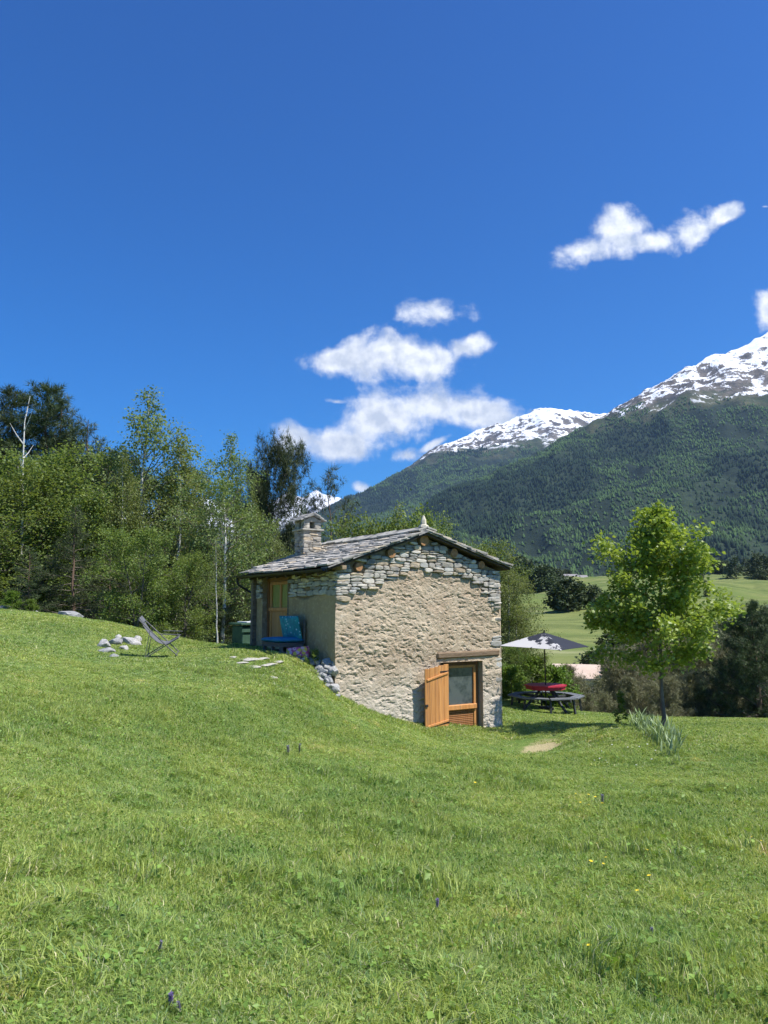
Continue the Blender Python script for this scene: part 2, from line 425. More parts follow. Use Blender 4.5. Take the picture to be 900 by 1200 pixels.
def mtnmat(name, tree, snow, asc=1.0, snowbias=0.0):
    m, t, b = newmat(name)
    geo = t.n('NewGeometry'); pos = geo.outputs['Position']; sx = t.n('SeparateXYZ'); t.L.new(pos, sx.inputs[0])
    nn = t.n('SeparateXYZ'); t.L.new(geo.outputs['Normal'], nn.inputs[0])
    big = t.noise(pos, .0022/asc, 5, .6); mid = t.noise(pos, .008/asc, 8, .68); fin = t.noise(pos, .03/asc, 5, .7)
    st = t.noise(t.scalev(pos, (.012/asc, .012/asc, .003/asc)), 1.0, 6, .65)
    rock = t.mix(t.ramp(mid, .35, .65), (.10, .085, .07), (.20, .175, .145)); rock = t.mix(t.ramp(fin, .45, .7), rock, (.055, .055, .06))
    grass = t.mix(t.ramp(mid, .4, .6), (.05, .065, .03), (.085, .085, .045))
    forest = t.mix(t.ramp(big, .4, .6), (.020, .032, .020), (.036, .055, .028))
    forest = t.mix(t.ramp(fin, .45, .65), forest, (.014, .024, .016))
    z = sx.outputs[2]
    zt = t.math('ADD', z, t.math('MULTIPLY', t.math('SUBTRACT', big, .5), 520*asc))
    zt = t.math('ADD', zt, t.math('MULTIPLY', t.math('SUBTRACT', mid, .5), 260*asc))
    a1 = t.ramp(zt, tree-70*asc, tree+60*asc); a2 = t.ramp(zt, tree+60*asc, tree+190*asc)
    c = t.mix(a1, forest, grass); c = t.mix(a2, c, rock)
    nm = t.math('ADD', t.math('MULTIPLY', t.math('SUBTRACT', mid, .5), .7), t.math('MULTIPLY', t.math('SUBTRACT', fin, .5), .6))
    nm = t.math('ADD', nm, t.math('MULTIPLY', t.math('SUBTRACT', st, .5), .75)); nm = t.math('ADD', nm, t.math('MULTIPLY', t.math('SUBTRACT', big, .5), .3))
    nm = t.math('ADD', nm, t.math('MULTIPLY', t.math('SUBTRACT', nn.outputs[2], .86), .45))
    nm = t.math('ADD', nm, t.math('MULTIPLY', t.math('SUBTRACT', z, snow), .00030/asc))
    sn = t.math('MULTIPLY', t.ramp(nm, -.015, .03), t.ramp(zt, tree+20*asc, tree+140*asc))
    c = t.mix(sn, c, (.86, .88, .92))
    t.put(b.inputs['Base Color'], c); b.inputs['Roughness'].default_value = .9; b.inputs['Specular IOR Level'].default_value = .1
    bp = t.n('Bump'); bp.inputs['Distance'].default_value = 22*asc; bp.inputs['Strength'].default_value = .7
    t.put(bp.inputs['Height'], t.math('ADD', mid, t.math('MULTIPLY', fin, .4))); t.put(b.inputs['Normal'], bp.outputs[0])
    return m
mA, VA = mtn('mountain', [(1900,120,5600),(1500,190,5400),(1200,262,5300),(1050,318,5200),(960,352,5100),(900,389,5000),(872,404,4950),(850,414,4900),(838,414,4880),(815,429,4800),(800,433,4750),(780,447,4700),(757,461,4620),(740,471,4560),(708,492,4500),(690,501,4450),(640,527,4350),(600,543,4250),(560,562,4150),(510,590,4000),(470,612,3900),(430,640,3800),(380,668,3600)],
    [(2300,690,2600),(1700,690,2200),(1200,688,2000),(900,688,1900),(760,690,1900),(650,692,1950),(560,694,2000),(480,696,2100),(360,698,2300)], 420, 330, mtnmat('mountain_slope', 1000, 1260, 1.0), 95, 620, 1.1)
tag(mA, kind='structure')
mB, VB = mtn('mountain', [(820,520,8600),(770,500,8500),(740,492,8400),(705,483,8200),(690,485,8150),(665,481,8050),(645,478,8000),(625,482,8000),(605,489,7900),(585,497,7850),(560,503,7800),(540,511,7700),(520,520,7600),(495,537,7500),(470,552,7400),(440,568,7300),(415,582,7200),(390,597,7100),(350,618,7000),(300,645,6800)],
    [(850,640,4700),(700,645,4600),(560,650,4500),(430,655,4500),(300,660,4600)], 300, 200, mtnmat('far_mountain_slope', 1330, 1620, 1.35), 120, 900, 1.05, seed=900)
tag(mB, kind='structure')
mC, VC = mtn('mountain', [(520,640,13500),(430,610,13200),(405,585,13000),(385,580,13000),(370,574,13000),(355,583,12900),(335,577,12900),(318,590,12800),(290,600,12700),(240,585,12600),(180,600,12600),(80,610,12600)],
    [(560,660,9500),(330,665,9500),(60,668,9500)], 200, 100, mtnmat('snowy_far_range', 1000, 1250, 1.6, -500), 150, 1300, 1.0, seed=2900, rid_amp=.6)
tag(mC, kind='structure')

# conifers on the mountain slopes: one mass per slope
mf, t, b = newmat('mountain_conifers')
a = t.n('Attribute', attribute_name='tint'); t.put(b.inputs['Base Color'], a.outputs[0]); b.inputs['Roughness'].default_value = .95; b.inputs['Specular IOR Level'].default_value = .05
def forest(VG, n, zt, hgt, name, seed, tmax=1.0, umin=0.0, umax=1.0):
    r = np.random.default_rng(seed)
    nv, nu = VG.shape[:2]
    u = r.uniform(umin, umax, n)*(nu-1.001); q = r.uniform(0.01, tmax, n)**1.15*(nv-1.001)
    i, j = q.astype(int), u.astype(int); fi, fj = (q-i)[:, None], (u-j)[:, None]
    p = (VG[i, j]*(1-fi)*(1-fj)+VG[i+1, j]*fi*(1-fj)+VG[i, j+1]*(1-fi)*fj+VG[i+1, j+1]*fi*fj)
    big = fbm(p[:, 0]/420, p[:, 1]/420, o=4); med = fbm(p[:, 0]/150+9, p[:, 1]/150, o=3)
    edge = zt+big*260+med*120
    keep = (p[:, 2] < edge-r.exponential(60, n))
    light = sst(fbm(p[:, 0]/420+31, p[:, 1]/900-11, o=4), -.06, .16)
    clear = sst(fbm(p[:, 0]/180-5, p[:, 1]/420+3, o=4), .18, .26)
    keep &= r.random(n) > clear*.75
    p, light = p[keep], light[keep]; m = len(p)
    h = hgt*r.uniform(.6, 1.25, m)*(1-.35*light); w = h*r.uniform(.20, .32, m)*(1+.5*light)
    k = 5; th = r.uniform(0, 6.28, m)[:, None]+np.arange(k)*2*pi/k
    ring = p[:, None]+np.stack([np.cos(th)*w[:, None], np.sin(th)*w[:, None], np.tile((h*.06)[:, None], (1, k))], -1)
    ring2 = p[:, None]+np.stack([np.cos(th+.6)*w[:, None]*.62, np.sin(th+.6)*w[:, None]*.62, np.tile((h*.45)[:, None], (1, k))], -1)
    top = p+np.stack([r.normal(0, .4, m), r.normal(0, .4, m), h], -1)
    V = np.concatenate([ring, ring2, top[:, None]], 1)           # 2k+1
    F = []
    for s in range(k):
        s2 = (s+1) % k
        F += [(s, s2, k+s), (s2, k+s2, k+s), (k+s, k+s2, 2*k)]
    F = (np.arange(m)[:, None, None]*(2*k+1)+np.array(F)[None]).reshape(-1, 3)
    dark = np.array((.018, .032, .020)); lt = np.array((.066, .112, .038))
    c = dark+(lt-dark)*np.clip(light*.85+r.normal(0, .12, m), 0, 1)[:, None]; c *= r.uniform(.6, 1.35, m)[:, None]
    o = fmesh(name, V.reshape(-1, 3), F, mf, tint=np.repeat(c, 2*k+1, 0))
    return tag(o, 'dark conifer forest covering the mountainside below the snow' if seed == 1 else 'distant conifer forest on the lower slope of the middle mountain', 'forest', kind='stuff')
forest(VA, 120000, 1010, 19, 'forest', 1, umin=.16, umax=.97)
forest(VB, 42000, 1330, 27, 'forest', 2, umin=.1, umax=.95)

# ================= haze =================
hz = bpy.data.materials.new('haze_air'); hz.use_nodes = True; t = NT(hz.node_tree); t.N.clear()
pv = t.n('VolumePrincipled'); pv.inputs['Color'].default_value = (.42, .66, 1.0, 1); pv.inputs['Density'].default_value = 3.2e-5; pv.inputs['Anisotropy'].default_value = .3
ou = t.n('OutputMaterial'); t.L.new(pv.outputs[0], ou.inputs['Volume'])
hb = MB().box((0, 2500, 1400), (14990, 17400, 1800)).obj('haze', hz); tag(hb, 'thin blue mountain haze', 'haze', kind='stuff')
hb.location = (0, 0, 0)
# ================= the stone hut =================
HW, HL = 4.92, 4.5
ZB = -2.3+EYE-1.0                      # bottom of walls (below ground)
ZB = -2.2
ZE_L, ZE_R, XR, ZR = .90+EYE, .93+EYE, 2.44, 1.75+EYE   # wall top left/right, ridge x, wall top at ridge
def ztop(x): return np.where(x < XR, ZE_L+(ZR-ZE_L)*x/XR, ZR+(ZE_R-ZR)*(x-XR)/(HW-XR))
hut = empty('stone_hut', hw(0, 0, 0), HA, 'small rustic stone hut with rough plastered gable, slate slab roof and open wooden shutter', 'hut')

m_pl, t, b = newmat('earth_plaster')
co_ = t.n('TexCoord').outputs['Object']
n1 = t.noise(co_, 1.1, 5); n2 = t.noise(co_, 9, 7, .65); n3 = t.noise(t.scalev(co_, (1, 1, 2.2)), 26, 6, .7)
c = t.mix(t.ramp(n1, .35, .65), (.53, .43, .305), (.42, .325, .225)); c = t.mix(t.ramp(n2, .48, .68), c, (.61, .51, .38))
c = t.mix(t.math('MULTIPLY', t.ramp(n3, .54, .74), .5), c, (.26, .20, .145))
sz = t.n('SeparateXYZ'); t.L.new(co_, sz.inputs[0])
low = t.ramp(t.math('ADD', sz.outputs[2], t.math('MULTIPLY', n1, .9)), .9, -.5); c = t.mix(t.math('MULTIPLY', low, .6), c, (.62, .57, .48))
at = t.n('Attribute', attribute_name='tint'); c = t.mix(1.0, c, at.outputs[0], 'MULTIPLY')
t.put(b.inputs['Base Color'], c); b.inputs['Roughness'].default_value = .95; b.inputs['Specular IOR Level'].default_value = .1
bp = t.n('Bump'); bp.inputs['Distance'].default_value = .035; bp.inputs['Strength'].default_value = .9
t.put(bp.inputs['Height'], t.math('ADD', n2, t.math('MULTIPLY', n3, .5))); t.put(b.inputs['Normal'], bp.outputs[0])
m_stone = mat('schist_stone', (.42, .395, .345), (.56, .53, .47), 9, .9, .012, 30, True, c3=(.30, .295, .285), sc3=5)
m_slab = mat('roof_slabs', (.28, .265, .24), (.42, .40, .36), 7, .85, .01, 24, True, c3=(.17, .17, .165), sc3=4)
m_old = mat('weathered_timber', (.16, .12, .085), (.26, .21, .155), 3, .9, .006, 40, True, stretch=(2, 12, 12))
m_dark = mat('dark_boards', (.05, .042, .034), (.09, .075, .06), 6, .9, .004, 30, True)
m_or = mat('orange_varnished_wood', (.46, .20, .062), (.60, .29, .095), 2.2, .5, .003, 60, True, stretch=(14, 14, .7), c3=(.36, .19, .09), sc3=3, spec=.35)
m_br = mat('brown_varnished_wood', (.20, .09, .032), (.29, .135, .045), 3, .45, .002, 60, True, stretch=(12, 12, 1), spec=.45)
m_ring = mat('sawn_log_end', (.42, .25, .13), (.28, .155, .08), 14, .85, .006, 50, True)
m_iron = mat('dark_metal', (.035, .035, .035), (.06, .055, .05), 20, .5, metal=.6)

# openings
s0, _ = gp(516, 800); s1, _ = gp(565, 800); zt_ = gp(545, 775)[1]; zb_ = gp(545, 857)[1]
y0, _ = sp(338, 700); y1, _ = sp(309, 700); zdt = sp(322, 677)[1]; zdb = sp(322, 758)[1]
def bnd(s):                            # lower edge of bare stonework on the gable
    px = [gp(u, v) for u, v in [(394, 702), (405, 696), (430, 690), (455, 676), (490, 668), (520, 672), (545, 678), (560, 686), (575, 703), (586, 722)]]
    return np.interp(s, [p[0] for p in px], [p[1] for p in px])+fbm(s*4, s*0+3., o=3)*.10
wallV, wallF, wallT, nb_ = [], [], [], 0
def sheet(fn, U, Vv, hole, nrm):
    """displaced wall sheet; fn(u, v) -> local position"""
    global nb_
    UU, VV = np.meshgrid(U, Vv)
    p = fn(UU, VV)
    x, y, z = p[..., 0], p[..., 1], p[..., 2]
    if nrm == 'f':
        tq = np.clip(x/.12, 0, 1); n = np.stack([-(1-tq)*.7, -(1-.3*(1-tq)), np.zeros_like(x)], -1)
    else:
        tq = np.clip(y/.12, 0, 1); n = np.stack([-(1-.3*(1-tq)), -(1-tq)*.7, np.zeros_like(x)], -1)
    q = x+y*1.37
    d = fbm(q*1.1, z*1.1, o=2)*.03+fbm(q*4.0, z*6.0, .3, o=3, g=.6)*.018
    wx_, wz_ = fbm(q*2.7, z*2.7, o=3)*.12, fbm(q*2.7+40, z*2.7, o=3)*.10
    f1_ = fbm((q+wx_)*9, (z+wz_)*17, o=5, g=.72); pit = np.minimum(fbm((q+wx_)*7.5+9, (z+wz_)*17, o=4, g=.62)+.13, 0)
    am = .6+.7*sst(fbm(q*1.3, z*1.3, o=2), -.3, .3); d += (f1_*.019*am+pit*.066)*(1.0 if nrm == 'f' else .35)
    dark = np.ones_like(x)
    if nrm == 'f':
        ab = sst(z-bnd(x)+f1_*.06, -.02, .05); d = d*(1-ab)-.03*ab
        dark = 1-ab*.35
    else:
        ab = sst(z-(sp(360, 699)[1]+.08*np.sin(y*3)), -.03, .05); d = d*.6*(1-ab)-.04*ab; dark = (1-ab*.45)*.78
    p = p+n*d[..., None]
    F = gridF(len(Vv), len(U)).astype(int)
    cen = np.stack([UU.ravel()[F].mean(1), VV.ravel()[F].mean(1)], -1)
    F = F[~hole(cen[:, 0], cen[:, 1])]
    wallV.append(p.reshape(-1, 3)); wallF.append(F+nb_); wallT.append(np.repeat(dark.reshape(-1, 1), 3, 1)*np.array([(1, 1, 1) if nrm == 'f' else (1.25, 1.13, .86)])); nb_ += p.shape[0]*p.shape[1]  # side wall tinted warm to counter blue skylight in its shade
def axis(a, b, st, marks):             # grid lines that pass exactly through the marks
    ks = sorted([a, b]+list(marks)); out = []
    for p, q in zip(ks, ks[1:]): out += list(np.linspace(p, q, max(2, int((q-p)/st)))[:-1])
    return np.array(out+[b])
sheet(lambda u, v: np.stack([u, u*0, ZB+(np.minimum(ztop(u), 99)-ZB)*0+v], -1) if False else np.stack([u, u*0, np.minimum(v, ztop(u))], -1),
      axis(0, HW, .013, [s0, s1, XR]), axis(ZB+1.0, ZR, .013, [zt_, zb_]), lambda u, v: ((u > s0) & (u < s1) & (v < zt_) & (v > zb_)) | (v > ztop(u)+.02), 'f')
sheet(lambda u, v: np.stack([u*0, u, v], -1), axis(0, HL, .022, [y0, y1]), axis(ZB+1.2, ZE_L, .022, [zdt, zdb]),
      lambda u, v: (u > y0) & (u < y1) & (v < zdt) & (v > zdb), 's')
wb = MB()
for (c_, h_) in [(( HW+.0, HL/2, (ZB+ZE_R)/2), (.01, HL/2, (ZE_R-ZB)/2))]: wb.box(c_, h_)
# back gable, reveals
wb.add([(0, HL, ZB), (HW, HL, ZB), (HW, HL, ZE_R), (XR, HL, ZR), (0, HL, ZE_L)], [(0, 1, 2, 3, 4)])
for (a, bq) in (((s0, zb_), (s0, zt_)), ((s1, zb_), (s1, zt_)), ((s0, zt_), (s1, zt_))):
    wb.add([(a[0], -.03, a[1]), (bq[0], -.03, bq[1]), (bq[0], .45, bq[1]), (a[0], .45, a[1])], [(0, 1, 2, 3)], (.8, .8, .8))
for (a, bq) in (((y0, zdb), (y0, zdt)), ((y1, zdb), (y1, zdt)), ((y0, zdt), (y1, zdt))):
    wb.add([(-.03, a[0], a[1]), (-.03, bq[0], bq[1]), (.4, bq[0], bq[1]), (.4, a[0], a[1])], [(0, 1, 2, 3)], (.8, .8, .8))
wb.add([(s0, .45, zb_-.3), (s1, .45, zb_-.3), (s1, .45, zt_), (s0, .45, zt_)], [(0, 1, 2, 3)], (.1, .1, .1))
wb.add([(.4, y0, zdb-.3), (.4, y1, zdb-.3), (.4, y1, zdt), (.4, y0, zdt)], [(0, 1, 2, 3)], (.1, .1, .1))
V = np.concatenate(wallV+wb.v); T = np.concatenate([np.array(w) for w in wallT]+wb.t)
F = [tuple(f) for w in wallF for f in w.tolist()]+[tuple(i+nb_ for i in f) for f in wb.f]
wall = fmesh('wall', V, F, m_pl, hut, tint=T, smooth=True)

# bare schist stonework: every stone is a bevelled irregular block
def stone_poly(mb, cx, cz, w, h, dep, place, r, tint):
    k = 10; th = (np.arange(k)+r.uniform(-.25, .25, k))*2*pi/k
    pw = 5.5
    rr = 1/((np.abs(np.cos(th))**pw+np.abs(np.sin(th))**pw)**(1/pw))*r.uniform(.88, 1.05, k)
    px, pz = np.cos(th)*rr*w/2, np.sin(th)*rr*h/2
    sh = r.uniform(-.15, .15); pz = pz+px*sh*.6; V = []
    tl, tl2 = r.uniform(-.2, .2, 2)
    for sc, dd in ((1.0, -.03), (1.0, dep*.55), (.88, dep*.95), (.5, dep*1.05)):
        dn = dd*(1+tl*px/w+tl2*pz/h) if dd > 0 else np.full(k, dd)
        V += [place(cx+px[i]*sc, cz+pz[i]*sc, dn[i]+r.uniform(-.003, .003)) for i in range(k)]
    V.append(place(cx, cz, dep*1.03))
    F = []
    for L in range(3):
        for i in range(k): F.append((L*k+i, L*k+(i+1) % k, (L+1)*k+(i+1) % k, (L+1)*k+i))
    for i in range(k): F.append((3*k+i, 3*k+(i+1) % k, 4*k))
    mb.add(V, F, tint)
def stone_tint(r, warm=.14):
    g_ = r.uniform(.58, 1.25); q = r.random()
    if q < warm: return (g_*1.16, g_*1.0, g_*.80)
    if q < .35: return (g_*.86, g_*.88, g_*.90)
    return (g_*1.03, g_, g_*.96)
def stone_field(mb, a0, a1, zlo, zhi, inside, place, r, hs=(.055, .14), ws=(.11, .34), dep=(.03, .065)):
    z = zlo
    while z < zhi:
        h = r.uniform(*hs); a = a0-r.uniform(0, .2)
        while a < a1:
            w = r.uniform(*ws)*(.7+h*4)
            parts = [(0, 1)] if (h < .085 or r.random() < .6) else [(0, .5), (.5, 1)]
            for (q0, q1) in parts:
                cx, cz = a+w/2, z+h*(q0+q1)/2+r.uniform(-.012, .012)+.02*math.sin(a*2.3)
                hh = h*(q1-q0)
                if inside(cx, cz, w, hh): stone_poly(mb, min(max(cx, a0+w/2-.01), a1-w/2+.01), cz, w*1.0, hh*1.02, r.uniform(*dep), place, r, stone_tint(r))
            a += w
        z += h
r = np.random.default_rng(11)
logs = [(495, 633.5, .14), (456.7, 648.5, .115), (418.5, 664.5, .10), (530, 648, .11), (562, 662, .10)]
LG = [gp(u, v)+(rad,) for u, v, rad in logs]
def ins(cx, cz, w, h):
    if cz+h*.5 > float(ztop(np.array(cx)))-.0: return False
    if cz < bnd(np.array([cx]))[0]-.0: return False
    return all(math.hypot(cx-q[0], (cz-q[1])*1.4) > q[2]+.06 for q in LG)
mb = MB(); stone_field(mb, 0, HW, 1.6, ZR, ins, lambda a, z, d: (a, -d+.0, z), r)
# stones filling round the log ends and quoins at both corners
stone_field(mb, 4.62, HW+.02, -.9, 2.35, lambda cx, cz, w, h: cz < bnd(np.array([cx]))[0] and r.random() < (.95 if cz > 1.5 else .22), lambda a, z, d: (a, -d+.012, z), r, (.08, .17), (.14, .3), (.015, .035))
mb.obj('gable_stonework', m_stone, hut)
mb = MB(); stone_field(mb, .0, HL, sp(360, 699)[1], ZE_L-.02, lambda cx, cz, w, h: not (y0-.1 < cx < y1+.1) and cz < ZE_L-.06 and r.random() < .93, lambda a, z, d: (-d+.01, a, z), r, (.07, .15), (.14, .4), (.02, .05))
mb.obj('side_stonework', m_stone, hut)

# log ends of the purlins
for (s, z, rad) in LG:
    mb = MB(); mb.tube([(s, .3, z), (s, -.085, z), (s, -.095, z)], [rad, rad, rad*.95], 18, (.6, .6, .6))
    lg = mb.obj('beam_end', [m_old, m_ring], hut)
    lg.data.polygons.foreach_set('material_index', np.array([1 if abs(p.normal[1]) > .8 and p.center[1] < 0 else 0 for p in lg.data.polygons], np.int32))
    lg.data.color_attributes['tint'].data.foreach_set('color', np.tile(np.array([1.1, 1, .9, 1], np.float32), len(lg.data.vertices)))
mb = MB().beam((.07, -.28, ZE_L-.0), (.07, HL+.2, ZE_L-.0), .11, .09, t=(1.7, 1.6, 1.4)); mb.obj('wall_plate', m_old, hut)
sl0, zl0 = gp(512, 769); sl1, zl1 = gp(583, 766.5)
mb = MB(); zz = (zl0+zl1)/2+.015
pts_ = [(-0.02, zz)]; rr_ = np.random.default_rng(3)
mb.beam((sl0, .09, zz), (sl1+.06, .09, zz+.02), .26, .155, t=(.95, .85, .75), bev=.03)
mb.obj('lintel', m_old, hut)

# lower doorway: frame, window, slatted panel
fy = .17
fr = MB(); w_ = .075
sL, sR, zT, zB2 = s0+.03, s1-.07, zt_-.03, zb_+.04
for a in (sL, sR): fr.box((a, fy, (zT+zB2)/2), (w_/2, .05, (zT-zB2)/2), t=(.75, .7, .65), bev=.006)
fr.box(((sL+sR)/2, fy, zT-.03), ((sR-sL)/2-w_/2-.002, .045, .035), t=(.55, .5, .45), bev=.006)
lowdoor = fr.obj('door_frame', m_br, hut)
sash = MB(); gx0, gx1 = sL+w_/2+.02, sR-w_/2-.0; zr_ = gp(545, 829)[1]
for a in (gx0+.03, gx1-.035): sash.box((a, fy-.02, (zT-.07+zB2)/2), (.035, .03, (zT-.07-zB2)/2), t=(1, 1, 1), bev=.006)
sash.box(((gx0+gx1)/2, fy-.045, zr_), ((gx1-gx0)/2, .05, .06), t=(1.15, 1.1, 1.05), bev=.012)
sash.box(((gx0+gx1)/2, fy-.02, zT-.10), ((gx1-gx0)/2-.07, .028, .03), bev=.006)
lower = sash.obj('lower_door', m_or, hut)
pn = MB(); zc = zB2+.01; r = np.random.default_rng(4)
while zc < zr_-.07:
    h = .043; pn.box(((gx0+gx1)/2, fy-.005-.008*r.random(), zc+h/2), ((gx1-gx0)/2-.065, .018, h/2-.004), t=tuple(np.array((.62, .55, .5))*r.uniform(.8, 1.15)), bev=.008); zc += h
pn.obj('slat_panel', m_or, lower)
m_gl, t, b = newmat('window_glass')
t.put(b.inputs['Base Color'], t.mix(t.ramp(t.noise(t.n('TexCoord').outputs['Object'], 3, 3), .4, .6), (.045, .06, .065), (.10, .12, .12)))
b.inputs['Roughness'].default_value = .12; b.inputs['Specular IOR Level'].default_value = .8
gl = MB().box(((gx0+gx1)/2, fy+.0, (zr_+.05+zT-.12)/2), ((gx1-gx0)/2-.066, .006, (zT-.12-zr_-.05)/2)); gl.obj('window_pane', m_gl, lower)
m_cur = mat('grey_net_curtain', (.22, .25, .25), (.34, .37, .36), 3, .9, stretch=(6, 1, .6))

# open plank shutter, hinged at the left jamb, standing off the wall
ha = R(12); hz0 = gp(525, 778)[1]; sw = .86; zlo_, zhi_ = gp(527, 860, -.05)[1]-.0, hz0
sh = empty('shutter', (s0+.20, -.06, 0)); sh.parent = hut; sh.rotation_euler = (0, 0, ha)
mb = MB(); r = np.random.default_rng(5); wds = [.17, .20, .13, .19, .17]; a = 0
tops = [(.0, -.02), (-.02, -.05), (-.05, -.06), (-.06, -.07), (-.07, -.09)]
for i, wd in enumerate(wds):
    zt2 = zhi_-.02*i-.0; tn = tuple(np.array((1, 1, 1))*r.uniform(.85, 1.15))
    zb3 = zlo_-.03+.03*i
    mb.box((-(a+wd/2), 0, (zt2+zb3)/2), (wd/2-.003, .014, (zt2-zb3)/2), t=tn, bev=.004); a += wd
mb.obj('planks', m_or, sh)
Ht = zhi_-zlo_
for (za, zb4) in ((zhi_-.20, zhi_-.34), (zlo_+.33, zlo_+.25)):
    MB().beam((-.03, -.028, za), (-sw+.05, -.028, zb4), .05, .028, up=(0, 1, 0), t=(1.1, 1.05, 1), bev=.006).obj('batten', m_or, sh)
for zh in (zhi_-.17, zlo_+.28): MB().box((-.16, -.018, zh), (.16, .005, .018), t=(1, 1, 1), bev=.002).tube([(0, -.01, zh-.04), (0, -.01, zh+.04)], .012, 8).obj('hinge', m_iron, sh)
MB().box((-sw+.03, -.03, zlo_+.74), (.05, .012, .03), t=(1, 1, 1), bev=.004).obj('latch', m_iron, sh)
# side door with two panes
dx = .16
mb = MB()
for a in (y0+.05, y1-.05): mb.box((dx, a, (zdt+zdb)/2), (.06, .05, (zdt-zdb)/2-.002), t=(.9, .85, .8), bev=.006)
mb.box((dx, (y0+y1)/2, zdt-.05), (.055, (y1-y0)/2-.1, .048), t=(.9, .85, .8), bev=.006)
mb.obj('door_frame', m_br, hut)
zm = sp(318, 714)[1]
mb = MB(); ya, yb = y0+.10, y1-.10; dxx = dx+.0
for a in (ya+.06, yb-.06): mb.box((dxx, a, (zdt-.1+zdb)/2), (.028, .06, (zdt-.1-zdb)/2), bev=.006)
mb.box((dxx, (ya+yb)/2, (zdt-.17+zm)/2), (.026, .05, (zdt-.17-zm)/2), bev=.006)
mb.box((dxx-.015, (ya+yb)/2, zm), (.045, (yb-ya)/2-.01, .045), t=(1.25, 1.15, 1.05), bev=.01)
mb.box((dxx, (ya+yb)/2, zdt-.14), (.027, (yb-ya)/2-.12, .04), bev=.006)
for i in range(5):
    wd = (yb-ya-.24)/5; mb.box((dxx+.006, ya+.12+wd*(i+.5), (zdb+zm)/2), (.018, wd/2-.002, (zm-zdb)/2), t=(.95+.1*(i % 2),)*3, bev=.004)
sd = mb.obj('side_door', m_or, hut)
m_yel = mat('yellowish_curtained_glass', (.22, .23, .05), (.34, .33, .09), 4, .25, stretch=(3, 8, 1), spec=.6)
for k in (0, 1):
    yc = (ya+.12+(ya+yb)/2-.05)/2 if k == 0 else (yb-.12+(ya+yb)/2+.05)/2
    MB().box((dxx+.01, yc, (zdt-.18+zm+.045)/2), (.005, ((yb-ya)/2-.17)/2, (zdt-.18-zm-.045)/2)).obj('window_pane', m_yel, sd)
MB().tube([(dxx-.03, ya+.05, zm-.12), (dxx-.08, ya+.05, zm-.12), (dxx-.08, ya+.15, zm-.12)], .01, 8).obj('handle', m_iron, sd)

# roof: deck boards + overlapping slabs
ZEL, ZER, ZRG = .945+EYE, 1.10+EYE, 1.90+EYE    # slab top at left eave, right eave, ridge
XL, XRR, YF, YB = -.37, HW+.24, -.22, HL+.30
def rz(x, y=0.0):
    z = np.where(np.asarray(x) < XR, ZEL+(ZRG-ZEL)*(np.asarray(x)-XL)/(XR-XL), ZRG+(ZER-ZRG)*(np.asarray(x)-XR)/(XRR-XR))
    return z-.04*np.sin((np.asarray(y)-YF)/(YB-YF)*pi)
mb = MB(); dk = .10
for (xa, xb) in ((XL+.04, XR), (XR, XRR-.04)):
    ys = np.linspace(YF+.03, YB-.03, 9)
    for ya_, yb_ in zip(ys, ys[1:]):
        V = [(x, y, float(rz(x, y))-dz) for y in (ya_, yb_) for x in (xa, xb) for dz in (dk, dk+.035)]
        mb.add(V, [(0, 2, 6, 4), (1, 5, 7, 3), (0, 1, 3, 2), (4, 6, 7, 5), (0, 4, 5, 1), (2, 3, 7, 6)], (.9, .9, .9))
mb.box((XL+.03, (YF+YB)/2, float(rz(XL))-.11), (.015, (YB-YF)/2-.03, .045), t=(.8, .8, .8))
for y in np.arange(.25, HL, .55): mb.beam((XL+.03, y, float(rz(XL+.03))-.18), (.3, y, float(rz(.3))-.18), .07, .09, t=(1.2, 1.1, 1.0))
roof_o = empty('roof', (0, 0, 0)); roof_o.parent = hut
mb.obj('roof_deck', m_dark, roof_o)
mb = MB(); r = np.random.default_rng(21)
def slab(mb, poly, nrm, th, tint):
    poly = np.asarray(poly); n = len(poly); c_ = poly.mean(0)
    top = poly+nrm*th; inn = c_+(top-c_)*.965+nrm*.004
    V = np.concatenate([poly, top-nrm*.004, inn]); F = [tuple(range(n-1, -1, -1)), tuple(range(2*n, 3*n))]
    for L in (0, 1):
        F += [(L*n+i, L*n+(i+1) % n, (L+1)*n+(i+1) % n, (L+1)*n+i) for i in range(n)]
    mb.add(V, F, tint)
